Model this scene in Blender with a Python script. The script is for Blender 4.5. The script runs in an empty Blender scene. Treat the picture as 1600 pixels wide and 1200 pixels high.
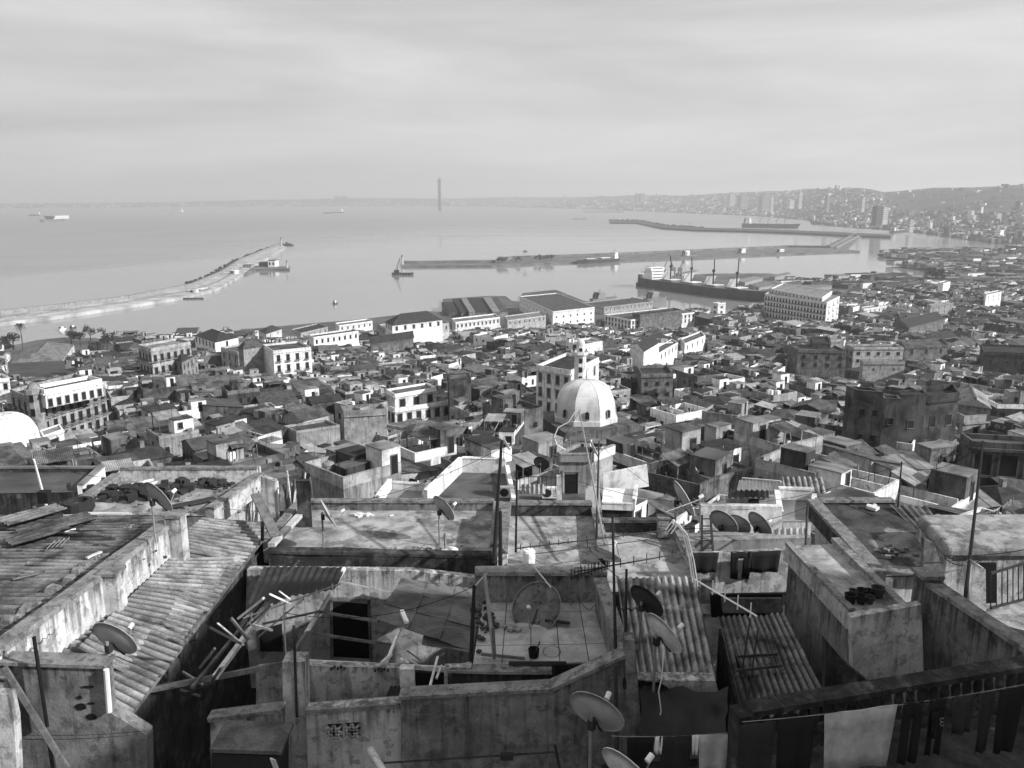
import bpy, math, random
from mathutils import Vector, Matrix, noise as mnoise
R = math.radians
rnd = random.Random(7)
scene = bpy.context.scene
col = scene.collection

# ---------------------------------------------------------------- camera
F = 1280.0                       # focal length in photograph pixels (1600 wide)
PITCH = R(12.68)
CAMZ = 110.0                     # metres above the sea
cam_d = bpy.data.cameras.new('camera'); cam = bpy.data.objects.new('camera', cam_d)
col.objects.link(cam)
cam.location = (0, 0, CAMZ); cam.rotation_euler = (R(90) - PITCH, 0, 0)
cam_d.sensor_width = 36; cam_d.lens = 36 * F / 1600
cam_d.clip_start = 0.5; cam_d.clip_end = 60000
scene.camera = cam

# ---------------------------------------------------------------- sky, sun, exposure
SUN_AZ = R(70)                   # measured from straight behind the camera towards its right
SUN_EL = R(29)
sdir = Vector((math.cos(SUN_EL) * math.sin(SUN_AZ), -math.cos(SUN_EL) * math.cos(SUN_AZ), math.sin(SUN_EL)))
world = bpy.data.worlds.new('World'); scene.world = world; world.use_nodes = True
nt = world.node_tree; nt.nodes.clear()
def wn(t, **k):
    n = nt.nodes.new(t)
    for a, b in k.items(): setattr(n, a, b)
    return n
sky = wn('ShaderNodeTexSky', sky_type='NISHITA', sun_disc=False)
sky.sun_elevation = SUN_EL; sky.sun_rotation = math.atan2(sdir.x, sdir.y)
sky.air_density = 1.0; sky.dust_density = 4.0; sky.ozone_density = 1.0
bw = wn('ShaderNodeRGBToBW'); nt.links.new(sky.outputs[0], bw.inputs[0])
skm = wn('ShaderNodeMath', operation='MULTIPLY'); skm.inputs[1].default_value = 0.04
nt.links.new(bw.outputs[0], skm.inputs[0])
tc = wn('ShaderNodeTexCoord'); mp = wn('ShaderNodeMapping'); mp.inputs['Scale'].default_value = (0.9, 0.9, 6.5)
mp.inputs['Rotation'].default_value = (R(1), R(1), 0)
nt.links.new(tc.outputs['Generated'], mp.inputs[0])
cl = wn('ShaderNodeTexNoise'); cl.inputs['Scale'].default_value = 1.5; cl.inputs['Detail'].default_value = 9
cl.inputs['Roughness'].default_value = 0.56; cl.inputs['Distortion'].default_value = 0.35
nt.links.new(mp.outputs[0], cl.inputs['Vector'])
cr = wn('ShaderNodeMapRange'); cr.inputs[1].default_value = 0.32; cr.inputs[2].default_value = 0.68
cr.inputs[3].default_value = 0.41; cr.inputs[4].default_value = 0.67
nt.links.new(cl.outputs['Fac'], cr.inputs[0])
mixs = wn('ShaderNodeMix'); mixs.inputs[0].default_value = 0.88     # thin cloud veil over the clear sky
nt.links.new(skm.outputs[0], mixs.inputs[2]); nt.links.new(cr.outputs[0], mixs.inputs[3])
bg = wn('ShaderNodeBackground'); bg.inputs['Strength'].default_value = 1.0
nt.links.new(mixs.outputs[0], bg.inputs['Color'])
wo = wn('ShaderNodeOutputWorld'); nt.links.new(bg.outputs[0], wo.inputs[0])

sun_d = bpy.data.lights.new('sun', 'SUN'); sun_d.energy = 5.0; sun_d.angle = R(1.2); sun_d.color = (1, 1, 1)
sun = bpy.data.objects.new('sun', sun_d); col.objects.link(sun)
sun.rotation_euler = (-sdir).to_track_quat('-Z', 'Y').to_euler(); sun.location = (60, 0, 160)
scene.view_settings.view_transform = 'Standard'; scene.view_settings.look = 'None'
scene.view_settings.exposure = 0.32; scene.view_settings.gamma = 1.0
scene.view_settings.use_curve_mapping = False
scene.cycles.use_denoising = True
scene.cycles.max_bounces = 5; scene.cycles.diffuse_bounces = 2; scene.cycles.glossy_bounces = 2
scene.cycles.transmission_bounces = 2; scene.cycles.volume_bounces = 0; scene.cycles.transparent_max_bounces = 4
scene.cycles.caustics_reflective = False; scene.cycles.caustics_refractive = False
scene.cycles.use_adaptive_sampling = True; scene.cycles.adaptive_threshold = 0.02

# ---------------------------------------------------------------- helpers
CP, SP = math.cos(PITCH), math.sin(PITCH)
def ray(px, py):
    a = (px - 800) / F; b = (600 - py) / F
    return Vector((a, CP + b * SP, -SP + b * CP))
def P(px, py, h):
    """world point seen at photo pixel (px,py) lying h metres below the camera"""
    d = ray(px, py); t = h / -d.z
    return Vector((d.x * t, d.y * t, CAMZ - h))
def PY(px, py, y):
    d = ray(px, py); t = y / d.y
    return Vector((d.x * t, y, CAMZ + d.z * t))
def proj(p):
    q = Vector(p) - Vector((0, 0, CAMZ))
    dz = q.y * CP - q.z * SP
    if dz < 0.1: return (1e9, 1e9, dz)
    return (800 + F * q.x / dz, 600 - F * (q.y * SP + q.z * CP) / dz, dz)

WL = {}
class MB:
    def __init__(s): s.v = []; s.f = []; s.m = []
    def poly(s, pts, m=0):
        n = len(s.v); s.v += [tuple(p) for p in pts]; s.f.append(tuple(range(n, n + len(pts)))); s.m.append(m)
    def faces(s, vs, fs, m=0):
        n = len(s.v); s.v += [tuple(p) for p in vs]
        for f in fs: s.f.append(tuple(i + n for i in f)); s.m.append(m)
    def hexa(s, b, t, m=0, bottom=True):
        """b,t: 4 bottom and 4 top points"""
        fs = [(0,1,5,4),(1,2,6,5),(2,3,7,6),(3,0,4,7),(4,5,6,7)]
        if bottom: fs.append((3,2,1,0))
        s.faces(list(b) + list(t), fs, m)
    def box(s, c, sx, sy, sz, rot=0, m=0):
        """c = centre of the base"""
        cx, cy, cz = c; ca, sa = math.cos(rot), math.sin(rot); q = []
        for (x, y) in ((-sx/2,-sy/2),(sx/2,-sy/2),(sx/2,sy/2),(-sx/2,sy/2)):
            q.append((cx + x*ca - y*sa, cy + x*sa + y*ca))
        s.hexa([(x, y, cz) for x, y in q], [(x, y, cz + sz) for x, y in q], m)
    def prism(s, pl, z0, z1, m=0, cap=True, capm=None):
        n = len(pl); k = len(s.v)
        s.v += [(p[0], p[1], z0) for p in pl] + [(p[0], p[1], (z1[i] if isinstance(z1, (list, tuple)) else z1)) for i, p in enumerate(pl)]
        for i in range(n):
            j = (i + 1) % n; s.f.append((k+i, k+j, k+n+j, k+n+i)); s.m.append(m)
        if cap: s.f.append(tuple(range(k+n, k+2*n))); s.m.append(m if capm is None else capm)
    def beam(s, a, b, w, h=None, m=0, up=Vector((0,0,1))):
        a = Vector(a); b = Vector(b); h = w if h is None else h
        d = (b - a).normalized(); r = d.cross(up)
        if r.length < 1e-4: r = Vector((1,0,0))
        r.normalize(); u = r.cross(d)
        r = r * w/2; u = u * h/2
        s.hexa([a-r-u, a+r-u, a+r+u, a-r+u], [b-r-u, b+r-u, b+r+u, b-r+u], m)
    def tube(s, a, b, r, n=6, r2=None, m=0):
        a = Vector(a); b = Vector(b); r2 = r if r2 is None else r2
        d = (b - a).normalized(); x = d.cross(Vector((0,0,1)))
        if x.length < 1e-4: x = Vector((1,0,0))
        x.normalize(); y = x.cross(d); k = len(s.v)
        for c, q in ((a, r), (b, r2)):
            for i in range(n):
                t = 2*math.pi*i/n; s.v.append(tuple(c + x*(q*math.cos(t)) + y*(q*math.sin(t))))
        for i in range(n):
            j = (i+1) % n; s.f.append((k+i, k+j, k+n+j, k+n+i)); s.m.append(m)
        s.f.append(tuple(range(k+n, k+2*n))); s.m.append(m)
        s.f.append(tuple(range(k+n-1, k-1, -1))); s.m.append(m)
    def path(s, pts, r, n=5, m=0):
        for i in range(len(pts) - 1): s.tube(pts[i], pts[i+1], r, n, m=m)
    def lathe(s, prof, c, n=16, m=0, rot=0):
        k = len(s.v); cx, cy, cz = c
        for (r, z) in prof:
            for i in range(n):
                t = 2*math.pi*i/n + rot; s.v.append((cx + r*math.cos(t), cy + r*math.sin(t), cz + z))
        for q in range(len(prof) - 1):
            for i in range(n):
                j = (i+1) % n; s.f.append((k+q*n+i, k+q*n+j, k+(q+1)*n+j, k+(q+1)*n+i)); s.m.append(m)
    def mesh(s, name, mats, off=(0,0,0)):
        me = bpy.data.meshes.new(name)
        me.from_pydata([(x-off[0], y-off[1], z-off[2]) for x, y, z in s.v], [], s.f)
        for mm in (mats if isinstance(mats, (list, tuple)) else [mats]): me.materials.append(mm)
        if any(s.m): me.polygons.foreach_set('material_index', s.m)
        me.update(); return me
    def build(s, name, mats, parent=None, local=False, smooth=False):
        """local: vertices are already in the parent's space"""
        if local: c = Vector((0,0,0))
        else:
            c = Vector([(min(p[i] for p in s.v) + max(p[i] for p in s.v)) / 2 for i in range(3)])
            c.z = min(p[2] for p in s.v)
        me = s.mesh(name, mats, c)
        if smooth: me.shade_smooth()
        o = bpy.data.objects.new(name, me); col.objects.link(o)
        if parent is not None:
            o.parent = parent
            if not local: o.location = c - WL.get(parent.name, Vector((0,0,0)))
        else: o.location = c
        WL[o.name] = c.copy(); return o

def thing(name, label, cat, loc=(0,0,0), rz=0, group=None):
    o = bpy.data.objects.new(name, None); col.objects.link(o); o.location = loc; o.rotation_euler = (0,0,rz)
    o.empty_display_size = 0.5
    WL[o.name] = Vector(loc); tag(o, label, cat, group); return o
def tag(o, label=None, cat=None, group=None, kind=None):
    if label: o['label'] = label
    if cat: o['category'] = cat
    if group: o['group'] = group
    if kind: o['kind'] = kind
    return o
def copy_tree(o, parent=None):
    c = o.copy(); col.objects.link(c); c.parent = parent
    for ch in list(o.children): copy_tree(ch, c)
    return c
def inst(me, name, parent, loc, rot=(0,0,0), scale=(1,1,1)):
    """one more object that shares mesh data; loc in world space"""
    o = bpy.data.objects.new(name, me); col.objects.link(o)
    o.rotation_euler = rot; o.scale = scale
    if parent is not None:
        o.parent = parent; o.location = Vector(loc) - WL.get(parent.name, Vector((0,0,0)))
    else: o.location = loc
    WL[o.name] = Vector(loc); return o

# ---------------------------------------------------------------- materials (all grey: the photograph is black and white)
MATS = {}
def nodes_of(m):
    m.use_nodes = True; t = m.node_tree; b = t.nodes['Principled BSDF']; return t, b
def mat(name, v, rough=0.9, spec=0.25, blotch=0.35, bscale=0.45, streak=0.0, sscale=(2.2, 2.2, 0.22), grain=0.12, gscale=9, rand=0.18, dark=None, bump=0.0, metal=0.0, slo=0.52, shi=0.66, peel=0.0, pscale=1.3, dirt=0.0, drip=0.0):
    """v = base grey; blotch/streak/grain = strength of stains, run-off streaks and fine grain"""
    m = bpy.data.materials.new(name); t, b = nodes_of(m); L = t.links.new
    def N(ty, **k):
        n = t.nodes.new(ty)
        for a, c in k.items(): setattr(n, a, c)
        return n
    def mul(a, c):
        n = N('ShaderNodeMath', operation='MULTIPLY'); L(a, n.inputs[0])
        if isinstance(c, float): n.inputs[1].default_value = c
        else: L(c, n.inputs[1])
        return n.outputs[0]
    def rng(src, a, c, lo, hi):
        n = N('ShaderNodeMapRange'); L(src, n.inputs[0])
        for i, q in enumerate((a, c, lo, hi)): n.inputs[i+1].default_value = q
        return n.outputs[0]
    geo = N('ShaderNodeNewGeometry'); pos = geo.outputs['Position']
    def noi(scale, detail, vec=pos, dist=0.0, ro=0.55):
        n = N('ShaderNodeTexNoise'); n.inputs['Scale'].default_value = scale; n.inputs['Detail'].default_value = detail
        n.inputs['Roughness'].default_value = ro; n.inputs['Distortion'].default_value = dist
        L(vec, n.inputs['Vector']); return n.outputs['Fac']
    oi = N('ShaderNodeObjectInfo')
    f = rng(oi.outputs['Random'], 0, 1, v * (1 - rand), v * (1 + rand))
    if blotch:
        b1 = noi(bscale, 7, dist=0.6); f = mul(f, rng(b1, 0.36, 0.62, 1 - blotch * 1.25, 1 + blotch * 0.55))
    if streak:
        mpn = N('ShaderNodeMapping'); mpn.inputs['Scale'].default_value = sscale; L(pos, mpn.inputs[0])
        f = mul(f, rng(noi(1.0, 5, mpn.outputs[0]), slo, shi, 1.0, 1 - streak))
    if drip:                      # rain streaks running down from the top edge of each wall
        tcd = N('ShaderNodeTexCoord'); sz = N('ShaderNodeSeparateXYZ'); L(tcd.outputs['Generated'], sz.inputs[0])
        mpd = N('ShaderNodeMapping'); mpd.inputs['Scale'].default_value = (6.0, 6.0, 0.35); L(pos, mpd.inputs[0])
        ad = N('ShaderNodeMath', operation='MULTIPLY_ADD'); L(noi(1.0, 6, mpd.outputs[0], ro=.65), ad.inputs[0]); ad.inputs[1].default_value = 1.1; L(sz.outputs[2], ad.inputs[2])
        f = mul(f, rng(ad.outputs[0], 1.42, 1.58, 1.0, 1 - drip))
    if peel:                      # flaked paint with sharp edges
        f = mul(f, rng(noi(pscale, 10, ro=0.68), 0.545, 0.575, 1.0, 1 - peel))
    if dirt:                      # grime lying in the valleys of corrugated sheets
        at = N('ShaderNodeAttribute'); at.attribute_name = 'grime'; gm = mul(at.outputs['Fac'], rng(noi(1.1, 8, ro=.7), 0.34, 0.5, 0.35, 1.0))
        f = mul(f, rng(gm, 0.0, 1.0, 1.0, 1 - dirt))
    if grain:
        g = noi(gscale, 3); f = mul(f, rng(g, 0.3, 0.7, 1 - grain, 1 + grain))
        if bump:
            bn = N('ShaderNodeBump'); bn.inputs['Strength'].default_value = bump; bn.inputs['Distance'].default_value = 0.02
            L(g, bn.inputs['Height']); L(bn.outputs[0], b.inputs['Normal'])
    cc = N('ShaderNodeCombineColor')
    for i in range(3): L(f, cc.inputs[i])
    L(cc.outputs[0], b.inputs['Base Color'])
    b.inputs['Roughness'].default_value = rough; b.inputs['Specular IOR Level'].default_value = spec; b.inputs['Metallic'].default_value = metal
    MATS[name] = m; return m
W = [mat('limewash_white', 0.78, drip=.3, streak=0.35, blotch=0.12, peel=.25, pscale=.8, bump=0.2), mat('plaster_pale', 0.31, drip=.35, peel=.3, pscale=.6, streak=0.4, blotch=0.25, bump=0.2),
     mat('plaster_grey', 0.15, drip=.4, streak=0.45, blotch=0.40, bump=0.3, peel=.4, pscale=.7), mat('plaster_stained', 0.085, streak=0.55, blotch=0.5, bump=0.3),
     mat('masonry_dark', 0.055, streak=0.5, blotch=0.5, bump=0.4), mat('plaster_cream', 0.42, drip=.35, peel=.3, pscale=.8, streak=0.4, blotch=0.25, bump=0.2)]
RF = [mat('roof_screed_pale', 0.19, blotch=0.45, bscale=0.35), mat('roof_screed', 0.085, blotch=0.5, bscale=0.3), mat('roof_felt_dark', 0.03, blotch=0.5, bscale=0.5),
      mat('roof_tiles', 0.036, blotch=0.4, bscale=0.8, grain=0.3, gscale=4), mat('roof_tiles_pale', 0.07, blotch=0.4, bscale=0.8, grain=0.3, gscale=4)]
M_dark = mat('opening_dark_paint', 0.012, rough=0.6, blotch=0, grain=0)  # near-black paint standing in for the unlit depth behind openings
M_glass = mat('window_glass', 0.03, rough=0.12, spec=0.6, blotch=0, grain=0)
M_white = mat('white_paint', 0.78, rough=0.5, blotch=0.1, grain=0.05)
M_metal = mat('grey_metal', 0.22, rough=0.55, spec=0.4, blotch=0.2, bscale=2)
M_iron = mat('dark_iron', 0.03, rough=0.6, blotch=0.3, bscale=3)
M_wood = mat('weathered_timber', 0.13, blotch=0.4, bscale=2, grain=0.25, gscale=20)
M_palewood = mat('bleached_timber', 0.62, blotch=0.3, bscale=2, grain=0.25, gscale=20)
M_tin = mat('corrugated_sheet', 0.12, rough=0.75, blotch=0.45, bscale=0.7, streak=0.4, sscale=(3,3,3), grain=0.2, rand=0.25)
M_tinpale = mat('corrugated_sheet_pale', 0.30, rough=0.7, blotch=0.3, bscale=0.7, grain=0.15)
M_tindark = mat('corrugated_sheet_dark', 0.035, rough=0.75, blotch=0.5, bscale=0.7, grain=0.2, rand=0.3)
M_stone = mat('quay_stone', 0.15, blotch=0.3, bscale=0.05, grain=0.15, gscale=0.5)
M_rock = mat('rock', 0.04, blotch=0.3, bscale=0.2)
M_asph = mat('asphalt', 0.07, blotch=0.3, bscale=0.1)
M_leaf = mat('foliage', 0.045, rough=0.8, blotch=0.5, bscale=1.5, rand=0.3)
M_bark = mat('bark', 0.06, blotch=0.3)
M_hull = mat('hull_dark', 0.045, rough=0.5, spec=0.4, blotch=0.3, bscale=0.1, streak=0.3, sscale=(0.3,0.3,0.05))
M_hullred = mat('hull_boot_top', 0.10, rough=0.5, blotch=0.3, bscale=0.2)
M_deck = mat('deck_paint', 0.16, blotch=0.3, bscale=0.3)
M_hatch = mat('hatch_cover', 0.72, blotch=0.2, bscale=0.3)
CITY = W + RF + [M_dark, M_tin, M_tinpale]       # material slots of the city meshes
IW, IR, ID, IT, ITP = 0, 6, 11, 12, 13
# ---------------------------------------------------------------- sea
def make_sea():
    m = bpy.data.materials.new('sea_water'); t, b = nodes_of(m); L = t.links.new
    def N(ty, **k):
        n = t.nodes.new(ty)
        for a, c in k.items(): setattr(n, a, c)
        return n
    geo = N('ShaderNodeNewGeometry'); sep = N('ShaderNodeSeparateXYZ'); L(geo.outputs['Position'], sep.inputs[0])
    def M(op, a, c=None, d=None):
        n = N('ShaderNodeMath', operation=op)
        for i, q in enumerate((a, c, d)):
            if q is None: continue
            if isinstance(q, (int, float)): n.inputs[i].default_value = q
            else: L(q, n.inputs[i])
        return n.outputs[0]
    def noi(vecscale, scale, det):
        mp_ = N('ShaderNodeMapping'); mp_.inputs['Scale'].default_value = vecscale; L(geo.outputs['Position'], mp_.inputs[0])
        n = N('ShaderNodeTexNoise'); n.inputs['Scale'].default_value = scale; n.inputs['Detail'].default_value = det; L(mp_.outputs[0], n.inputs['Vector'])
        return n.outputs['Fac']
    X, Y = sep.outputs[0], sep.outputs[1]
    wob = M('MULTIPLY_ADD', noi((1, 0.35, 1), 0.0022, 4), 900.0, -450.0)
    # open water outside the breakwater is ruffled by wind, the harbour is slick
    def sstep(x, a, c):
        n = N('ShaderNodeMapRange', interpolation_type='SMOOTHSTEP'); L(x, n.inputs[0]); n.inputs[1].default_value = a; n.inputs[2].default_value = c; return n.outputs[0]
    e1 = sstep(M('ADD', M('ADD', M('MULTIPLY', M('SUBTRACT', Y, 1190.0), 1.0), M('MULTIPLY', M('ADD', X, 700.0), -1.9)), M('MULTIPLY', wob, 0.35)), -120, 260)
    e2 = sstep(M('ADD', M('MULTIPLY', M('ADD', X, M('MULTIPLY', Y, 0.17)), -1.0), wob), -500, 900)
    e3 = M('SUBTRACT', 1.0, sstep(Y, 3500, 7000))
    ruf = M('MULTIPLY', M('MULTIPLY', e1, e2), e3)
    stre = noi((0.5, 0.12, 1), 0.012, 6); swirl = noi((0.3, 1.0, 1), 0.006, 5)
    ruf2 = M('MULTIPLY', ruf, M('MULTIPLY_ADD', stre, 0.8, 0.55))
    rough = M('ADD', M('ADD', M('MULTIPLY_ADD', ruf2, 0.34, 0.07), M('MULTIPLY', sstep(Y, 1700, 4200), 0.28)), M('MULTIPLY', sstep(swirl, 0.5, 0.75), 0.07))
    L(rough, b.inputs['Roughness'])
    b.inputs['Base Color'].default_value = (0.25,) * 3 + (1,); b.inputs['IOR'].default_value = 1.33
    bn = N('ShaderNodeBump'); bn.inputs['Strength'].default_value = 0.07; bn.inputs['Distance'].default_value = 0.5
    L(noi((1, 1, 1), 0.18, 4), bn.inputs['Height']); L(bn.outputs[0], b.inputs['Normal'])
    mb = MB(); n = 12
    xs = [-17000 + 34000 * i / n for i in range(n + 1)]; ys = [-900 + 18000 * i / n for i in range(n + 1)]
    for i in range(n):
        for j in range(n): mb.poly([(xs[i], ys[j], 0), (xs[i+1], ys[j], 0), (xs[i+1], ys[j+1], 0), (xs[i], ys[j+1], 0)])
    o = mb.build('sea', m); tag(o, 'calm grey sea filling the bay and the harbour', kind='structure')
make_sea()

# ---------------------------------------------------------------- far shore of the bay
shore = [(-700,326),(-300,325.5),(0,325),(250,323.5),(500,322.5),(690,322),(860,325),(1000,330),(1100,334),(1180,337),(1262,344),(1290,352),(1340,356),(1420,361),(1490,371),(1560,380),(1640,379),(1900,384),(2300,390)]
ridge = [(-700,319),(-300,318),(0,318),(250,316),(400,312),(560,309),(690,310),(800,307.5),(900,308),(1000,304.5),(1100,304),(1180,300),(1240,296),(1300,291.5),(1350,292.5),(1385,298),(1420,294),(1500,291),(1600,286),(1900,276),(2300,270)]
def lerp_tab(tab, x):
    for i in range(len(tab) - 1):
        if tab[i][0] <= x <= tab[i+1][0]:
            u = (x - tab[i][0]) / (tab[i+1][0] - tab[i][0]); return tab[i][1] * (1-u) + tab[i+1][1] * u
    return tab[0][1] if x < tab[0][0] else tab[-1][1]
def far_pt(px, t):
    """t 0 at the shore, 1 on the ridge, to 1.35 behind it"""
    a = P(px, lerp_tab(shore, px), CAMZ - 1.5)
    yr = min(a.y * 1.12 + 1700, 14500)
    b = PY(px, lerp_tab(ridge, px), yr)
    z = 2 + (b.z - 2) * (min(t, 1) ** 1.7)
    k = min(t, 1.0); x = a.x + (b.x - a.x) * t; y = a.y + (b.y - a.y) * t
    if t > 1: z = b.z * max(0, 1 - (t - 1) * 2.2)
    z += (mnoise.noise(Vector((x, y, 0)) * 0.0016) * 16 + mnoise.noise(Vector((x, y, 5)) * 0.006) * 5) * k * (1 if px > 900 else 0.35)
    return Vector((x, y, max(z, 1.5)))
M_hill = mat('far_hillside', 0.055, blotch=0.6, bscale=0.004, grain=0.3, gscale=0.02)
mb = MB(); NX, NT = 150, 16
grid = [[far_pt(-700 + 3000 * i / NX, 1.35 * j / NT) for j in range(NT + 1)] for i in range(NX + 1)]
n0 = len(mb.v)
for i in range(NX + 1):
    for j in range(NT + 1): mb.v.append(tuple(grid[i][j]))
for i in range(NX):
    for j in range(NT):
        k = i * (NT + 1) + j; mb.f.append((k, k + NT + 1, k + NT + 2, k + 1)); mb.m.append(0)
o = mb.build('far_hills', M_hill, smooth=True); tag(o, 'low hazy hills along the far shore of the bay', kind='structure')

# distant town: thousands of specks, nobody could count them
mb = MB(); r2 = random.Random(3)
FARM = [mat('far_block_pale', 0.46, blotch=0, grain=0), mat('far_block_grey', 0.22, blotch=0, grain=0), mat('far_block_dark', 0.07, blotch=0, grain=0), M_leaf]
n = 0
while n < 12500:
    px = r2.uniform(-250, 1850)
    dens = 0.5 if px < 350 else (0.8 if px < 900 else 1.0)
    if r2.random() > dens: continue
    t = abs(r2.gauss(0, 0.4)) if px < 1000 else r2.random() ** 1.2
    if t > 0.95: continue
    if px > 1385 and 0.52 < t < 0.93 and r2.random() < 0.9: continue      # wooded ridge on the right
    p = far_pt(px, t); s = r2.uniform(5, 15) * (1.5 if p.y > 6000 else 1)
    if p.y > 9000: s *= 1.8
    h = r2.choice((4, 5, 6, 8, 12)) * r2.uniform(0.8, 1.3)
    if r2.random() < 0.05: h *= 2.2
    mb.box((p.x, p.y, p.z - 4), s, s * r2.uniform(0.6, 2.2), h + 4, r2.uniform(0, 3), m=r2.choices((0, 1, 2, 3), (3, 4, 4, 4))[0]); n += 1
o = mb.build('distant_town', FARM); tag(o, 'hazy distant town spread along the far shore', 'town', kind='stuff')

# towers that stand out of the far town, each its own thing
def tower(name, label, px, py0, py1, wpx, tone, t=None, y=None, depth=1.0, group='towers of the far town', cap=False):
    a = P(px, lerp_tab(shore, px), CAMZ - 1.5); yy = y or a.y + 250
    q = PY(px, py1, yy); z1 = PY(px, py0, yy).z; w = wpx / F * yy
    L_ = thing(name, label, 'tower block', (q.x, q.y, min(q.z, z1 - 10)), group=group)
    mb = MB(); mb.box((q.x, q.y, min(q.z, z1 - 10) - 15), w, w * depth, z1 - min(q.z, z1 - 10) + 15, 0.25); mb.build('wall', FARM[tone], L_)
    mb = MB(); mb.box((q.x, q.y, z1), w * 0.5, w * depth * 0.5, 4, 0.25); mb.build('roof_housing', FARM[1], L_)
    nf = max(3, int((z1 - q.z) / 7)); mb = MB()
    for k in range(nf):
        zz = min(q.z, z1 - 10) + (k + 0.5) * (z1 - min(q.z, z1 - 10)) / nf; mb.box((q.x, q.y, zz), w * 1.02, w * depth * 1.02, 1.6, 0.25)
    mb.build('window_band', FARM[2], L_)
for i, (px, y0, y1, w, tone, y, words) in enumerate([
    (526, 306, 321, 6, 2, None, 'dark slab tower at left of a close pair on the far left shore'), (537, 306.5, 321, 11, 2, None, 'broad dark slab tower beside the tall minaret side of the pair'),
    (1370, 322, 346, 11, 2, 2900, 'dark tall slab tower standing above the harbour sheds'), (1380, 324, 344, 9, 0, 2960, 'white slab tower standing just behind the dark harbour tower'),
    (1249, 300, 322, 5, 0, None, 'slender white tower on the hillside above the docks'), (1205, 307, 328, 4, 0, None, 'thin pale tower next to wide grey block on far shore'),
    (1193, 306, 326, 12, 1, None, 'wide grey apartment slab on far shore right of minaret'), (1142, 304, 318, 9, 0, None, 'pale tower on low hill above bend of the bay'),
    (1160, 306, 320, 12, 1, None, 'grey squat tower right of the pale hill tower'), (995, 303, 314, 5, 1, None, 'grey tower paired with wider block on middle shore'),
    (1003, 303, 313, 8, 1, None, 'wide grey block paired with thin tower on middle shore'), (882, 306, 314, 3, 0, None, 'tiny white tower on middle far shore'),
    (1292, 306, 326, 5, 1, None, 'grey slim tower under the hill crest'), (1235, 313, 322, 8, 0, None, 'low pale block below the slender white hillside tower'),
    (1347, 311, 326, 5, 0, None, 'pale tower left of the wooded ridge'), (1422, 344, 356, 7, 0, 2700, 'pale silo-like tower among the dock sheds'),
    (1568, 313, 334, 30, 1, 3600, 'very wide grey hotel block below wooded ridge on far right'), (1586, 312, 332, 5, 1, 3600, 'slim stair tower at right end of wide grey hotel block'),
    (1506, 322, 333, 34, 0, 3900, 'long pale office block below wooded ridge'), (316, 318, 323, 3, 0, None, 'lone white tower on the far left shore')]):
    tower('tower_block', words, px, y0, y1, w, tone, y=y)

# the very tall minaret across the bay
yb = 8200.0; b = PY(687, 322, yb); z1 = PY(687, 283, yb).z; w = 4.4 / F * yb
T = thing('tall_minaret', 'very tall square minaret tower with crane mast across the bay', 'minaret', (b.x, b.y, 2))
mb = MB(); mb.box((b.x, b.y, 0), w, w, z1); mb.build('shaft', FARM[2], T)
mb = MB(); mb.box((b.x - w*0.42, b.y - w*0.53, 0), w*0.12, 2, z1); mb.build('corner_strip', FARM[1], T)
mb = MB(); mb.box((b.x + w*0.42, b.y - w*0.53, 0), w*0.12, 2, z1); mb.build('corner_strip', FARM[1], T)
mb = MB(); mb.box((b.x, b.y, z1), w * 1.25, w * 1.25, 14); mb.build('gallery', FARM[2], T)
mb = MB(); mb.box((b.x, b.y, z1 + 14), w * 0.5, w * 0.5, 10); mb.tube((b.x + 4, b.y, z1 + 24), (b.x + 4, b.y, z1 + 58), 2.2); mb.build('crane_mast', FARM[2], T)

# ---------------------------------------------------------------- breakwaters and jetties
def pxpoly(pts, h): return [P(x, y, h) for x, y in pts]
def slab(name, label, cat, pts, ztop, mtl, parent=None, kind=None, z0=-6):
    mb = MB(); mb.prism([(p.x, p.y) for p in pxpoly(pts, CAMZ - ztop)], z0, ztop)
    o = mb.build(name, mtl, parent)
    if parent is None: tag(o, label, cat, kind=kind)
    return o
def wall_along(name, pts, zt, z0, wdt, mtl, parent):
    q = pxpoly(pts, CAMZ - z0); mb = MB()
    for i in range(len(q) - 1):
        a, b_ = q[i].copy(), q[i+1].copy(); a.z = b_.z = (zt + z0) / 2; mb.beam(a, b_, wdt, zt - z0)
    return mb.build(name, mtl, parent)
def rocks(name, label, pts, parent, spread, n, zmax, seed, smin=1.5, smax=4):
    r = random.Random(seed); q = pxpoly(pts, CAMZ - 1); mb = MB()
    for k in range(n):
        i = r.randrange(len(q) - 1); u = r.random(); p = q[i].lerp(q[i+1], u); s = r.uniform(smin, smax)
        d = (q[i+1] - q[i]); d.z = 0; d.normalize(); nrm = Vector((-d.y, d.x, 0)); off = r.uniform(-spread, spread)
        p = p + nrm * off; z = -1 + max(0, zmax * (1 - abs(off) / spread)) * r.uniform(0.4, 1)
        a = [Vector((r.uniform(-.5,.5), r.uniform(-.5,.5), 0)) * 0.5 for _ in range(8)]
        bq = [Vector(c) * s for c in ((-.5,-.5,0),(.5,-.5,0),(.5,.5,0),(-.5,.5,0))]; o_ = Vector((p.x, p.y, z - s * .4))
        mb.hexa([o_ + bq[c] + a[c] * s for c in range(4)], [o_ + bq[c] * .7 + a[4+c] * s + Vector((0,0,s * r.uniform(.6, 1))) for c in range(4)])
    o = mb.build(name, M_rock, parent); o['kind'] = 'stuff'
    return o
def jetty(name, label): return thing(name, label, 'breakwater', (0, 0, 0))
M_pave = mat('breakwater_paving', 0.34, blotch=.35, bscale=.05, grain=.15, gscale=.5)
J = jetty('breakwater', 'long curved breakwater sweeping in from the left edge of the sea')
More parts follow.
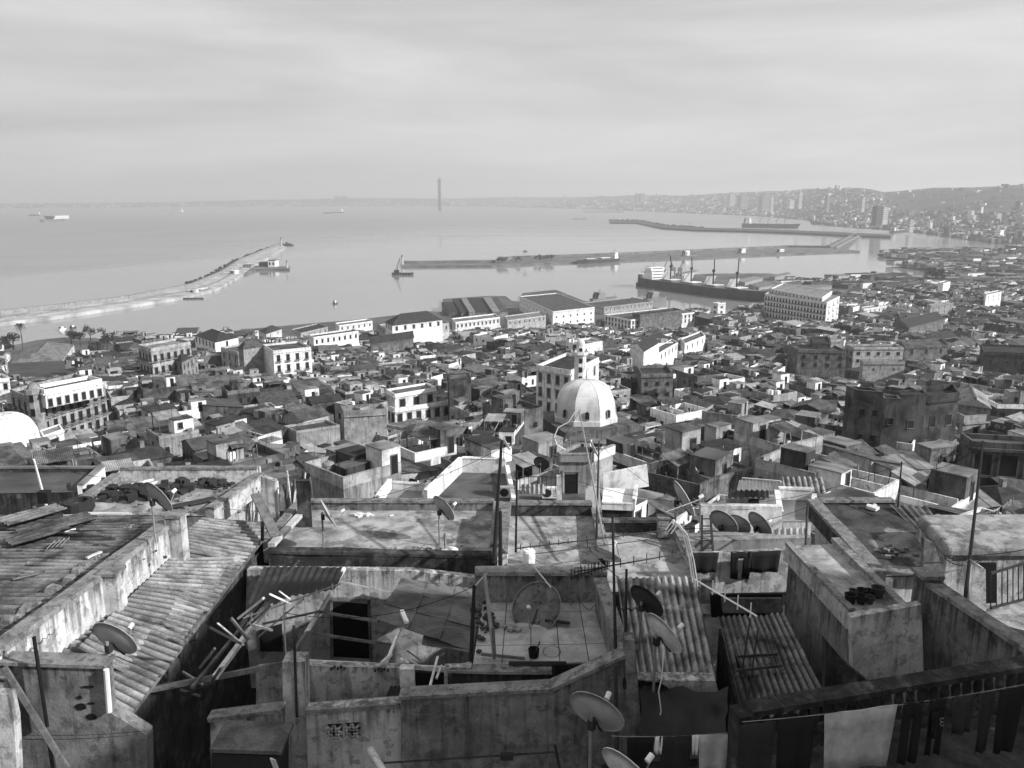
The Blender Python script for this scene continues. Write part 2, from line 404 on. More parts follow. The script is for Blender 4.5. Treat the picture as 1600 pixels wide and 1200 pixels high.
slab('quay_deck', '', '', [(-80,512),(0,504.5),(100,492),(200,477.5),(300,461),(340,450),(380,428),(397,415),(447,386),(440,382),(376,408),(346,428),(300,448),(200,468),(100,481),(0,492),(-80,498)], 3.2, M_pave, J)
wall_along('sea_wall', [(-80,498),(0,492),(100,481),(200,468),(300,448),(346,428),(376,408),(440,382)], 7.5, 3.0, 3.0, W[1], J)
wall_along('quay_kerb', [(-80,505),(0,498.5),(100,487),(200,473),(300,455),(341,441),(377,420)], 4.6, 3.0, 2.0, W[1], J)
rocks('rocks', '', [(300,447),(346,426.5),(376,406),(446,380)], J, 17, 420, 4, 1, 2.5, 6)
rocks('rocks', '', [(438,383),(456,383.5)], J, 14, 90, 4, 2, 2.5, 6)
rocks('rocks', '', [(-60,497),(0,491),(100,480),(200,467),(300,447)], J, 5, 260, 2, 22, 1.5, 4)
for i in range(46):                        # timber fenders along the inner side of the curve
    x = 160 + i * 3.4; yv = lerp_tab([(160,483.4),(200,478),(300,461.5),(340,450)], x); p = P(x, yv + 0.6, CAMZ - 1)
    mb = MB(); mb.box((p.x, p.y - 1, -3), 2.0, 2.0, 5.6); mb.build('fender_pile', M_rock, J)
for i in range(17):
    x = 262 + i * 3.4; p = P(x, lerp_tab([(262,470.5),(285,467),(320,466.5)], x), CAMZ - .5); mb = MB(); mb.box((p.x, p.y, -3), 1.6, 1.6, 4.6); mb.build('mooring_pile', M_rock, J)
J2 = jetty('small_pier', 'small pier with pale customs building inside the curved breakwater')
slab('quay_deck', '', '', [(381,428),(400,420),(452,420),(453,416.5),(400,415),(392,418)], 3.0, M_stone, J2)
def simple_building(name, label, cat, px, py, h_base, wpx, hm, depth, tone, rot=0.0, roof=None, group=None, rows=1, cols=6):
    q = P(px, py, CAMZ - h_base); w = wpx / F * q.y
    T = thing(name, label, cat, q, group=group); mb = MB(); mb.box((q.x, q.y + depth/2, q.z - 2), w, depth, hm + 2, rot); mb.build('wall', tone, T)
    mb = MB(); mb.box((q.x, q.y + depth/2, q.z + hm), w * 1.03, depth * 1.03, 0.6, rot); mb.build('roof', roof or RF[1], T)
    ca, sa = math.cos(rot), math.sin(rot)
    for rr in range(rows):
        for c in range(cols):
            u = (c + .5) / cols * w - w/2; v = -depth/2 - 0.05; zz = q.z + hm * (rr + .3) / rows
            mb = MB(); mb.box((q.x + u*ca - v*sa, q.y + depth/2 + u*sa + v*ca, zz), w / cols * .42, 0.2, hm / rows * .45, rot); mb.build('window', M_dark, T)
    return T
simple_building('customs_house', 'long low dark shed on the small pier', 'building', 416, 417, 3, 22, 7, 18, W[3], cols=5)
simple_building('customs_house', 'white cubic house at the end of the small pier sheds', 'building', 424.5, 417.2, 3, 11, 10, 22, W[0], cols=2)
simple_building('customs_house', 'small white hut at the root of the small pier', 'building', 386, 418.5, 3, 13, 4, 14, W[1], cols=3)
def lighthouse(px, py, hm, label, r=2.0):
    q = P(px, py, CAMZ - 3); T = thing('lighthouse', label, 'lighthouse', q); mb = MB(); mb.lathe([(r*1.3,-2),(r*1.3,1),(r,1),(r*.7,hm),(r*1.1,hm),(r*1.1,hm+.6)], q, 10); mb.build('tower', W[5], T)
    mb = MB(); mb.lathe([(r*.5,hm+.6),(r*.5,hm+2.4),(0,hm+3.6)], q, 8); mb.build('lantern', M_iron, T)
lighthouse(439.5, 384.5, 17, 'slim pale lighthouse at the tip of the curved breakwater', 2.8); lighthouse(448.5, 418.5, 9, 'small pale beacon at the end of the small pier', 1.8)
lighthouse(628.5, 413.5, 13, 'pale beacon at the left end of the middle jetty', 2.4); lighthouse(1077, 353, 12, 'dark beacon at the end of the outer spur jetty', 2.4)
J3 = jetty('middle_jetty', 'long straight jetty crossing the middle of the harbour')
slab('quay_deck', '', '', [(628,415.5),(770,414.5),(800,413),(840,411),(900,409),(1000,405),(1100,401.5),(1200,397),(1290,393.5),(1344,392),(1322,389.5),(1346,369.5),(1336,366.5),(1296,387.5),(1230,386.5),(1100,392.5),(1000,397),(900,401),(800,404),(772,410.5),(628,412)], 3.0, M_stone, J3)
wall_along('sea_wall', [(628,412),(772,410.5),(800,404),(900,401),(1000,397),(1100,392.5),(1230,386.5),(1296,387.5),(1336,366.5)], 7.5, 2.8, 4, M_stone, J3)
wall_along('sea_wall', [(1306,388.5),(1342,369.5)], 6.5, 2.8, 3, W[1], J3)
rocks('rocks', '', [(1290,388),(1334,367)], J3, 9, 110, 3, 4, 3, 7); rocks('rocks', '', [(800,404),(1000,396.5),(1230,386)], J3, 7, 220, 3, 5, 2, 6)
J4 = jetty('outer_breakwater', 'dark outer breakwater lying low across the right half of the bay')
slab('quay_deck', '', '', [(953,347.5),(995,348),(1035,356),(1090,359),(1160,360.5),(1250,363.5),(1330,367.5),(1392,369.5),(1392,366.5),(1330,363.5),(1250,360),(1160,357),(1090,355.5),(1040,352.5),(995,345),(953,344.5)], 6.0, M_rock, J4)
slab('spur_deck', '', '', [(1030,353.6),(1077,354.2),(1077,352.8),(1030,351.8)], 4, M_rock, J4)
rocks('rocks', '', [(953,345),(995,345.5),(1035,353),(1090,356.5)], J4, 26, 330, 8, 8, 5, 13)
slab('sandbank', '', '', [(912,331.2),(975,331.6),(975,330.4),(912,330.2)], 2, M_rock, J4)
# ---------------------------------------------------------------- land: quays at the waterfront and the hillside of the old town
COAST = [(-500,566),(-200,556),(0,544),(60,531),(100,527),(150,528),(200,545),(216,548),(240,536),(300,524),(420,511),(560,499),(606,494),(664,486),(690,487),(692,467),(764,462),(790,462.5),(800,470),(812,471),(816,458),(868,452.5),(912,470),(940,474),(985,468),(1004,470),(1010,478),(1080,489),(1130,494),(1192,490),(1196,467),(1120,452.5),(1052,440),(1048,431),(1110,427.5),(1200,427),(1262,434),(1300,439),(1372,434),(1452,440),(1462,428),(1488,425),(1412,416.5),(1407,412),(1445,406),(1384,400),(1380,397),(1405,391),(1480,390),(1600,393),(1720,399),(2300,420)]
cw = [P(x, y, CAMZ - 2.5) for x, y in COAST]
mb = MB(); poly = [(p.x, p.y) for p in cw] + [(2600, 700), (2600, -300), (-1200, -300), (-1200, cw[0].y)]
poly_land = list(poly)
M_quay = mat('quay_paving', 0.11, blotch=.4, bscale=.03, grain=.2, gscale=.4)
mb.prism(poly, -6, 2.5); o = mb.build('quay_ground', M_quay); tag(o, 'grey paved quays along the harbour edge', kind='structure')
GP = [(-60,101),(8,99),(30,92),(45,84),(60,78),(80,73),(100,68),(140,60.5),(200,51.5),(300,37.5),(400,27),(500,19),(600,13),(700,9),(800,6),(900,4),(1100,1),(1500,1),(3000,1)]
def coast_y(x):
    """rough distance at which the land ends for a given x"""
    return lerp_tab([(-900,520),(-400,560),(-300,585),(-200,640),(-100,690),(0,730),(90,760),(150,800),(200,800),(300,900),(420,1000),(520,1080),(2600,1080)], x)
def ground(x, y):
    g = lerp_tab(GP, y); c = coast_y(x)
    edge = max(0.0, min(1.0, (c - 45 - y) / 110))
    if x > 250: g += min(8, (x - 250) * 0.02) * max(0, 1 - abs(y - 600) / 500)
    g += mnoise.noise(Vector((x, y, 0)) * 0.012) * 2.0 * min(1, y / 150) * edge
    return -4.0 + (g + 4.0) * (edge ** 0.8)
mb = MB(); NX, NY = 110, 90
xs = [-900 + 2900 * i / NX for i in range(NX + 1)]; ys = [-60 + 1200 * (j / NY) ** 1.5 for j in range(NY + 1)]
for x in xs:
    for y in ys: mb.v.append((x, y, ground(x, y) - 0.3))
for i in range(NX):
    for j in range(NY):
        k = i * (NY + 1) + j; mb.f.append((k, k + NY + 1, k + NY + 2, k + 1)); mb.m.append(0)
o = mb.build('hillside', M_asph, smooth=True); tag(o, 'sloping ground of the old town under the houses', kind='structure')

# ---------------------------------------------------------------- ships
def hull_mesh(L, B, D, draft=1.0, bowrise=0.15, nseg=14, m=0):
    """bow at +x; returns MB in local space, deck at z=D"""
    mb = MB(); rings = []
    for i in range(nseg + 1):
        u = i / nseg; x = -L/2 + L * u
        wd = B/2 * (min(1, 0.72 + u * 3) if u < .1 else (1 if u < .74 else max(0.02, 1 - ((u - .74) / .26) ** 1.8)))
        wl = wd * (0.85 if u < .8 else 0.85 - (u - .8) * 2.4)
        z = D * (1 + bowrise * max(0, (u - .78) / .22) + 0.05 * max(0, (.12 - u) / .12))
        fl = 0.05 * L * max(0, (u - .85) / .15)
        rings.append([(x + fl, -wd, z), (x, -max(wl, .02), -draft), (x, max(wl, .02), -draft), (x + fl, wd, z)])
    k = 0
    for r_ in rings: mb.v += r_
    for i in range(nseg):
        a = i*4; b = a + 4
        mb.f += [(a, a+1, b+1, b), (a+2, a+3, b+3, b+2), (a+3, a, b, b+3)]; mb.m += [0, 0, 1]
    mb.f.append((0, 1, 2, 3)); mb.m.append(0)
    e = nseg * 4; mb.f.append((e+3, e+2, e+1, e)); mb.m.append(0)
    return mb
def place_ship(T, a, b):
    d = b - a; T.location = ((a.x + b.x)/2, (a.y + b.y)/2, 0); T.rotation_euler = (0, 0, math.atan2(d.y, d.x))
def cargo_ship(label, stern, bow, B, D, hullm, house_h, hatches=0, cranes=0, house_w=0.8, jib=18, hang=0.5, housem=None, deckm=None, name='cargo_ship', mast=True, house_len=0.09, tiers=4):
    a = P(stern[0], stern[1], CAMZ); b = P(bow[0], bow[1], CAMZ); L = (b - a).length
    T = thing(name, label, 'ship', (0, 0, 0), group='ships in the bay and harbour')
    hull_mesh(L, B, D).build('hull', [hullm, deckm or M_deck], T, local=True)
    hl = L * house_len; hx = -L/2 + hl * 1.1; hm = housem or M_white
    for k in range(tiers):
        s = 1 - 0.09 * k; mb = MB(); mb.box((hx + hl * .03 * k, 0, D + house_h * k / tiers), hl * s, B * house_w * (1 if k < tiers - 1 else 1.15), house_h / tiers * .97); dk = mb.build('deckhouse', hm, T, local=True)
        mb = MB(); mb.box((hx + hl * .03 * k + hl * s / 2, 0, D + house_h * (k + .5) / tiers), .15, B * house_w * .9, house_h / tiers * .25); mb.build('window_band', M_dark, T, local=True)
    mb = MB(); mb.lathe([(hl * .2, 0), (hl * .16, house_h * .45), (0, house_h * .45)], (hx - hl * .62, 0, D + house_h * .55), 8); mb.box((hx - hl * .62, 0, D), hl * .4, B * .35, house_h * .6); mb.build('funnel', M_hull, T, local=True)
    if mast:
        mb = MB(); mb.tube((hx, 0, D + house_h), (hx, 0, D + house_h * 1.5), .3); mb.beam((hx, -B*.2, D + house_h * 1.3), (hx, B*.2, D + house_h * 1.3), .3); mb.build('mast', M_metal, T, local=True)
    mb = MB(); mb.tube((L/2 - L*.05, 0, D * 1.1), (L/2 - L*.05, 0, D * 1.1 + house_h * .55), .3); mb.build('foremast', M_metal, T, local=True)
    x0, x1 = hx + hl * .8, L/2 - L * .09
    for k in range(hatches):
        xc = x0 + (x1 - x0) * (k + .5) / hatches; w = (x1 - x0) / hatches * .62
        mb = MB(); mb.box((xc, 0, D), w, B * .62, 1.6); mb.build('hatch_coaming', M_deck, T, local=True)
        mb = MB()        # folded covers standing open in an inverted V
        if hang: mb.beam((xc - w*.34, 0, D + 1.6), (xc - w*.12, 0, D + 1.6 + w*.42), B * .62, .4, up=Vector((1,0,0)))
        mb.box((xc + (w * .2 if hang else 0), 0, D + 1.65), w * (.5 if hang else .95), B * .66, .7)
        mb.build('hatch_cover', M_hatch, T, local=True)
    for k in range(cranes):
        xc = x0 + (x1 - x0) * (k + (1 if hatches > cranes else .5)) / max(hatches, cranes); up = jib * .55
        mb = MB(); mb.tube((xc, 0, D), (xc, 0, D + up), 1.0, 8, .8); mb.box((xc, 0, D + up), 2.4, 2.4, 3); c = mb.build('crane_pedestal', M_iron, T, local=True)
        mb = MB(); mb.beam((xc + 1, 0, D + up + 1), (xc + jib * .62, -B * .75, D + up + jib * .55), 1.1); mb.tube((xc, 0, D + up + 4), (xc + jib * .62, -B * .75, D + up + jib * .55), .12, 4); mb.build('crane_jib', M_iron, c, local=True)
    place_ship(T, a, b); return T
# the big bulk carrier berthed at the mole
cargo_ship('large dark bulk carrier with white bridge and open hatch covers berthed at the mole', (1006,447), (1188,472), 24, 11, M_hull, 15, 4, 4, jib=30, name='bulk_carrier', house_len=.085)
cargo_ship('dark bulk carrier with tall bridge moored behind the outer breakwater', (1160,355.5), (1246,357), 30, 16, M_hull, 22, 5, 4, jib=22, hang=0)
cargo_ship('small dark coaster with pale bridge at the right end moored at the middle jetty', (966,408.5), (904,412), 14, 6, M_hull, 11, 2, 0, hang=0)
cargo_ship('black freighter with crowded cranes moored before the dock towers', (1342,352.5), (1268,351), 30, 14, M_hull, 20, 4, 4, jib=20, hang=0)
cargo_ship('dark freighter lying left of the black tanker in the right basin', (1393,365), (1415,362), 16, 8, M_hull, 12, 2, 1, hang=0)
cargo_ship('long low black tanker at the quay in the right basin', (1500,362), (1412,359), 20, 9, M_hull, 9, 3, 0, hang=0)
cargo_ship('black freighter seen nearly end on in the right basin', (1531,373), (1496,369), 22, 10, M_hull, 10, 2, 1, jib=14, hang=0)
cargo_ship('dark ship with tall narrow white bridge tower in the right basin', (1568,375), (1548,376), 18, 8, M_hull, 20, 0, 0, hang=0, house_len=.35)
cargo_ship('large freighter with white upperworks cut by the right edge', (1640,394), (1572,391), 24, 10, M_hull, 16, 2, 2, jib=16, hang=0, house_len=.2)
cargo_ship('white ferry with high deckhouse crossing the open sea at left', (66,347.5), (100,346), 30, 14, M_metal, 16, 0, 0, hang=0, house_len=.72, tiers=2, name='ferry')
cargo_ship('small hazy freighter on the far left horizon', (62,337), (46,337.5), 18, 9, M_hull, 14, 2, 0, hang=0)
cargo_ship('hazy white freighter on the horizon left of the breakwater tip', (286,333), (266,334), 20, 10, M_metal, 22, 2, 0, hang=0)
cargo_ship('hazy dark tanker on the horizon below the twin slab towers', (536,332.5), (506,334), 26, 9, M_hull, 22, 2, 0, hang=0)
cargo_ship('tiny dark barge lying off the far shore left of outer breakwater', (918,342.5), (896,342.8), 12, 4, M_hull, 5, 1, 0, hang=0)
cargo_ship('white tug moored at the middle jetty above the carrier stern', (1064,402.5), (1088,401.5), 10, 4, M_metal, 9, 0, 0, hang=0, house_len=.3, name='tug', tiers=3)
cargo_ship('white harbour boat moored midway along the middle jetty', (1152,398.5), (1174,397.5), 10, 4, M_metal, 9, 0, 0, hang=0, house_len=.3, name='tug', tiers=3)
cargo_ship('small dark workboat moored near the right end of the middle jetty', (1212,396.5), (1236,396), 9, 3.5, M_hull, 6, 0, 0, hang=0, house_len=.3, name='tug', tiers=2)
cargo_ship('white tug with dark hull behind the stern of the big carrier', (997,447), (1014,443), 9, 4, M_hull, 11, 0, 0, hang=0, house_len=.28, name='tug', tiers=3)
cargo_ship('dark tug moored inside the root of the curved breakwater', (360,432.5), (380,427.5), 9, 3, M_hull, 5, 0, 0, hang=0, house_len=.3, name='tug', tiers=2)
cargo_ship('dark flat barge moored along the inner bend of the curved breakwater', (298,461.5), (328,454.5), 12, 3, M_hull, 3, 1, 0, hang=0, house_len=.12, name='barge', tiers=1)
cargo_ship('tiny dark fishing boat alone on the slick harbour water', (521,475.5), (527,474.5), 3, 1.4, M_hull, 2.6, 0, 0, hang=0, house_len=.3, name='fishing_boat', tiers=1)
cargo_ship('grey naval vessel with lattice mast behind the long shed', (924,473), (962,469.5), 9, 4, M_metal, 7, 0, 0, hang=0, house_len=.3, name='naval_vessel', tiers=3, housem=M_metal)
cargo_ship('dark grey patrol ship moored right of the naval vessel', (1008,474), (1040,471), 9, 5, M_metal, 7, 0, 0, hang=0, house_len=.34, name='naval_vessel', tiers=3, housem=M_metal)
cargo_ship('small white motor boat leaving a wake at far left', (92,516.5), (104,514.5), 3.5, 1.6, M_white, 1.6, 0, 0, hang=0, house_len=.3, name='motor_boat', tiers=1)
cargo_ship('dark low workboat ahead of the small white motor boat', (110,513.6), (119,512.2), 3.5, 1.3, M_hull, 1.6, 0, 0, hang=0, house_len=.3, name='motor_boat', tiers=1)
# floating crane barge
a, b = P(612, 429.5, CAMZ), P(646, 429.5, CAMZ); L = (b - a).length
T = thing('crane_barge', 'dark floating crane barge with leaning lattice jib near the beacon', 'barge', (0,0,0))
hull_mesh(L * .42, 11, 3.4, bowrise=0).build('pontoon', [M_hull, M_hull], T, local=True).location.x = -L * .27
hull_mesh(L * .5, 9, 3.2, bowrise=.2).build('pontoon', [M_hull, M_hull], T, local=True).location.x = L * .24
mb = MB(); mb.box((-L*.27, 0, 3.2), 7, 6, 4.2); mb.build('cabin', M_hull, T, local=True)
mb = MB()
for s in (-1, 1):
    mb.tube((-L*.27, s * 1.6, 5), (-L*.10, s * .4, 25), .35, 5); mb.tube((-L*.36, s * 1.4, 5), (-L*.10, s * .4, 25), .15, 4)
for k in range(7): mb.beam((-L*(.27 - .024*k), 1.6 - .17*k, 5 + 2.85*k), (-L*(.27 - .024*(k+1)), -(1.6 - .17*(k+1)), 5 + 2.85*(k+1)), .25)
mb.build('lattice_jib', M_iron, T, local=True)
mb = MB(); mb.tube((-L*.10, 0, 25), (-L*.10, 0, 9), .12, 4); mb.build('hoist_cable', M_iron, T, local=True)
place_ship(T, a, b)
# harbour cranes on the mole behind the carrier
for (px, lab) in ((1036, 'left dock crane with raised jib behind the carrier bridge'), (1052, 'middle dock crane with raised jib behind the carrier bridge'), (1062, 'right dock crane with dark jib behind the carrier bridge')):
    q = P(px, 438 if px < 1050 else 436, CAMZ - 2.5); T = thing('dock_crane', lab, 'crane', q, group='dock cranes on the mole')
    mb = MB()
    for sx in (-3, 3):
        for sy in (-3, 3): mb.beam((q.x + sx, q.y + sy, q.z), (q.x + sx * .5, q.y + sy * .5, q.z + 11), .9)
    mb.build('portal', M_metal, T)
    mb = MB(); mb.box((q.x, q.y, q.z + 11), 5, 6, 5); mb.build('cab', M_metal, T)
    mb = MB(); mb.beam(q + Vector((0, 0, 15)), q + Vector((9 if px != 1052 else -9, 2, 36)), 1.3); mb.build('jib', M_metal, T)

# ---------------------------------------------------------------- trees
def tree(px, py, h, cr, label, zb=3.0, seed=1, n=420, palm=False, group='waterfront trees'):
    q = P(px, py, CAMZ - zb); r = random.Random(seed)
    if palm:
        T = thing('palm_tree', label, 'palm', q, group=group); mb = MB()
        mb.tube(q, q + Vector((.3, 0, h * .5)), .35, 6, .28); mb.tube(q + Vector((.3, 0, h * .5)), q + Vector((.1, 0, h)), .28, 6, .22); mb.build('trunk', M_bark, T)
        mb = MB(); top = q + Vector((.1, 0, h))
        for k in range(34):
            az = r.uniform(0, 6.28); el = r.uniform(-.6, 1.2); ln = cr * r.uniform(.8, 1.1); pts = []
            for s in range(5):
                u = s / 4; rr = ln * u; z = ln * (math.sin(el) * u - .75 * u * u); pts.append(top + Vector((math.cos(az) * rr * math.cos(el * .6), math.sin(az) * rr * math.cos(el * .6), z)))
            sd = Vector((-math.sin(az), math.cos(az), 0))
            for s in range(4):
                w0, w1 = cr * .11 * (1 - s / 4.5), cr * .11 * (1 - (s + 1) / 4.5); dn = Vector((0, 0, -.12 * cr))
                mb.poly([pts[s], pts[s] + sd * w0 + dn * .6, pts[s+1] + sd * w1 + dn * .6, pts[s+1]]); mb.poly([pts[s], pts[s+1], pts[s+1] - sd * w1 + dn * .6, pts[s] - sd * w0 + dn * .6])
        mb.build('crown', M_leaf, T); return T
    T = thing('tree', label, 'tree', q, group=group); mb = MB(); mb.tube(q - Vector((0,0,1)), q + Vector((0, 0, h * .45)), h * .035, 7, h * .025)
    cl = []
    for k in range(7):
        d = Vector((r.gauss(0, .5), r.gauss(0, .5), r.uniform(-.1, .6))) * cr; c = q + Vector((0, 0, h * .62)) + d; cl.append((c, cr * r.uniform(.38, .6)))
        mb.tube(q + Vector((0, 0, h * .4)), c, h * .015, 5, h * .006)
    mb.build('trunk', M_bark, T); mb = MB()
    for k in range(n):
        c, s = r.choice(cl); d = Vector((r.gauss(0, 1), r.gauss(0, 1), r.gauss(0, .8))); d = d.normalized() * s * r.random() ** .4
        p = c + d; a = Vector((r.gauss(0,1), r.gauss(0,1), r.gauss(0,1))).normalized(); b_ = a.cross(Vector((r.gauss(0,1), r.gauss(0,1), r.gauss(0,1)))).normalized(); ls = cr * r.uniform(.08, .17)
        mb.poly([p - a * ls, p + b_ * ls * .6, p + a * ls, p - b_ * ls * .6])
    mb.build('crown', M_leaf, T); return T
# sheds, stacks and low buildings crowding the right hand quays: far too many and small to count
def in_land(x, y):
    c = False; j = len(poly_land) - 1
    for i in range(len(poly_land)):
        a, b = poly_land[i], poly_land[j]
        if (a[1] > y) != (b[1] > y) and x < (b[0] - a[0]) * (y - a[1]) / (b[1] - a[1]) + a[0]: c = not c
        j = i
    return c
r9 = random.Random(44); mb = MB(); n = 0
while n < 1500:
    px, py = r9.uniform(1230, 1660), r9.uniform(389, 450)
    p = P(px, py, CAMZ - 2.5)
    if not in_land(p.x, p.y) or (px < 1290 and py < 440): continue
    if p.y < 1000 and r9.random() < .5: continue
    s = r9.choice((4, 6, 9, 14)) * r9.uniform(.8, 1.3); l = s * r9.choice((1, 1.6, 3)); hh = r9.choice((3, 4, 6, 8)) * r9.uniform(.8, 1.2); an = r9.choice((.3, .36, -.1, .8)); m_ = r9.choices((0, 1, 2, 3, 4, 5), (3, 4, 5, 5, 4, 2))[0]
    mb.box((p.x, p.y, 2), l, s, hh, an, m_); mb.box((p.x, p.y, 2 + hh), l * 1.03, s * 1.03, .5, an, 6 + r9.choice((0, 1, 2, 3, 3))); n += 1
o = mb.build('port_sheds', W + RF); tag(o, 'crowd of low port sheds and stacks on the right hand quays', 'sheds', kind='stuff')
# ---------------------------------------------------------------- shared unit meshes for windows, doors, dishes ...
def unit_window(kind, fr=None):
    """x = width -0.5..0.5, y = outward (wall plane at 0, -y is out), z = 0..1"""
    mb = MB(); o = 0.07
    mb.poly([(-.5, -.015, 0), (.5, -.015, 0), (.5, -.015, 1), (-.5, -.015, 1)], 1)
    for (x0, x1, z0, z1) in ((-.62, -.5, -.06, 1.1), (.5, .62, -.06, 1.1), (-.5, .5, 1.0, 1.1), (-.68, .68, -.12, -.0)):
        d = o if z1 > .05 else o * 2
        mb.hexa([(x0, -d, z0), (x1, -d, z0), (x1, .0, z0), (x0, .0, z0)], [(x0, -d, z1), (x1, -d, z1), (x1, .0, z1), (x0, .0, z1)], 0)
    if kind == 'shutter':
        for s in (-1, 1): mb.hexa([(s*.5, -.05, 0), (s*.06, -.05, 0), (s*.06, -.03, 0), (s*.5, -.03, 0)], [(s*.5, -.05, .97), (s*.06, -.05, .97), (s*.06, -.03, .97), (s*.5, -.03, .97)], 2)
    if kind == 'balcony':
        mb.hexa([(-.9, -.9, -.10), (.9, -.9, -.10), (.9, 0, -.10), (-.9, 0, -.10)], [(-.9, -.9, -.04), (.9, -.9, -.04), (.9, 0, -.04), (-.9, 0, -.04)], 0)
        for k in range(9):
            x = -.88 + 1.76 * k / 8; mb.hexa([(x-.02, -.9, -.04), (x+.02, -.9, -.04), (x+.02, -.86, -.04), (x-.02, -.86, -.04)], [(x-.02, -.9, .36), (x+.02, -.9, .36), (x+.02, -.86, .36), (x-.02, -.86, .36)], 3)
        mb.hexa([(-.9, -.92, .36), (.9, -.92, .36), (.9, -.85, .36), (-.9, -.85, .36)], [(-.9, -.92, .4), (.9, -.92, .4), (.9, -.85, .4), (-.9, -.85, .4)], 3)
    return mb.mesh('window', [fr or W[1], M_dark, W[3], M_iron])
UW = {k: unit_window(k) for k in ('plain', 'shutter', 'balcony')}
UWD = {k: unit_window(k, W[3]) for k in ('plain', 'shutter', 'balcony')}
def unit_door():
    mb = MB(); mb.poly([(-.5, -.02, 0), (.5, -.02, 0), (.5, -.02, 1), (-.5, -.02, 1)], 1)
    for (x0, x1, z0, z1) in ((-.6, -.5, 0, 1.06), (.5, .6, 0, 1.06), (-.5, .5, 1.0, 1.06)): mb.hexa([(x0, -.06, z0), (x1, -.06, z0), (x1, .0, z0), (x0, .0, z0)], [(x0, -.06, z1), (x1, -.06, z1), (x1, 0, z1), (x0, 0, z1)], 0)
    return mb.mesh('door', [W[2], M_dark])
UD = unit_door()
def unit_corr(n, amp, per=4):
    mb = MB(); k = n * per
    for j in (0, 1):
        for i in range(k + 1): mb.v.append((i / k, j, amp * math.cos(2 * math.pi * i / per)))
    for i in range(k): mb.f.append((i, i + 1, k + 2 + i, k + 1 + i)); mb.m.append(0)
    return mb
def corr_mesh(name, n, amp, mtl):
    me = unit_corr(n, amp).mesh(name, mtl); me.shade_smooth(); return me
UC = {'mid': corr_mesh('roof_sheet', 22, 0.03, M_tin), 'pale': corr_mesh('roof_sheet', 22, 0.03, M_tinpale), 'dark': corr_mesh('roof_sheet', 22, 0.03, M_tindark)}
UCS = {'mid': corr_mesh('roof_sheet', 7, 0.03, M_tin), 'pale': corr_mesh('roof_sheet', 7, 0.03, M_tinpale), 'dark': corr_mesh('roof_sheet', 7, 0.03, M_tindark)}
def sheet_obj(me, name, parent, o, u, v):
    """place a unit sheet with origin o, edge vectors u (across ridges) and v (along ridges)"""
    o = Vector(o); u = Vector(u); v = Vector(v); n = u.cross(v).normalized()
    if n.z < 0: n = -n
    M4 = Matrix(((u.x, v.x, n.x, o.x), (u.y, v.y, n.y, o.y), (u.z, v.z, n.z, o.z), (0, 0, 0, 1)))
    ob = bpy.data.objects.new(name, me); col.objects.link(ob)
    if parent is not None:
        ob.parent = parent; M4 = Matrix.Translation(-WL[parent.name]) @ M4
    ob.matrix_basis = M4 if abs(u.normalized().dot(v.normalized())) < 1e-3 else M4
    return ob

def wall_items(parent, A, B, me, name, rows, cols, z0, fh, w, h, sill=0.9, skip=(), jit=None, inset=0.0):
    """windows on the vertical face from A (left, seen from outside) to B; z0 = top floor line"""
    A = Vector((A[0], A[1], 0)); B = Vector((B[0], B[1], 0)); d = B - A; ln = d.length; d.normalize()
    ang = math.atan2(d.y, d.x); nrm = Vector((d.y, -d.x, 0))
    for r in range(rows):
        for c in range(cols):
            if (r, c) in skip: continue
            if jit and jit.random() < 0.12: continue
            u = (c + .5) / cols * ln; p = A + d * u + nrm * 0.004; p.z = z0 - fh * (r + 1) + sill
            inst(me, name, parent, p, (0, 0, ang), (w, 1, h))

def roof_solve(px, py, H):
    d = ray(px, py)
    while H > 2:
        y = 1500.0
        while y > 36:
            t = y / d.y; z = CAMZ + d.z * t
            if z >= max(1.0, ground(d.x * t, y)) + H: return z
            y /= 1.002
        H -= 0.7
    return 4.0 + H
OCC = []          # (polygon, clear box in pixels, distance) of hand-placed buildings
def in_poly(x, y, pl):
    c = False; j = len(pl) - 1
    for i in range(len(pl)):
        if (pl[i][1] > y) != (pl[j][1] > y) and x < (pl[j][0] - pl[i][0]) * (y - pl[i][1]) / (pl[j][1] - pl[i][1]) + pl[i][0]: c = not c
        j = i
    return c
def parapet_ring(mb, pl, z, hgt, th=0.3, m=0):
    """parapet standing on polygon pl (plan, ccw or cw), thickness to the inside"""
    n = len(pl); c = Vector((sum(p[0] for p in pl) / n, sum(p[1] for p in pl) / n)); inn = []
    for i in range(n):
        p = Vector(pl[i][:2]); a = (Vector(pl[i-1][:2]) - p).normalized(); b = (Vector(pl[(i+1) % n][:2]) - p).normalized()
        bi = a + b
        if bi.length < 1e-3: bi = Vector((-a.y, a.x))
        s = abs(a.x * b.y - a.y * b.x); bi = bi.normalized() * th / max(0.3, math.sqrt(max(1e-4, (1 - a.dot(b)) / 2)))
        q = p + bi
        if (q - c).length > (p - c).length: q = p - bi
        inn.append(q)
    for i in range(n):
        j = (i + 1) % n; o1, o2, i1, i2 = Vector(pl[i][:2]), Vector(pl[j][:2]), inn[i], inn[j]
        mb.hexa([(o1.x, o1.y, z), (o2.x, o2.y, z), (i2.x, i2.y, z), (i1.x, i1.y, z)], [(o1.x, o1.y, z + hgt), (o2.x, o2.y, z + hgt), (i2.x, i2.y, z + hgt), (i1.x, i1.y, z + hgt)], m)
    return inn
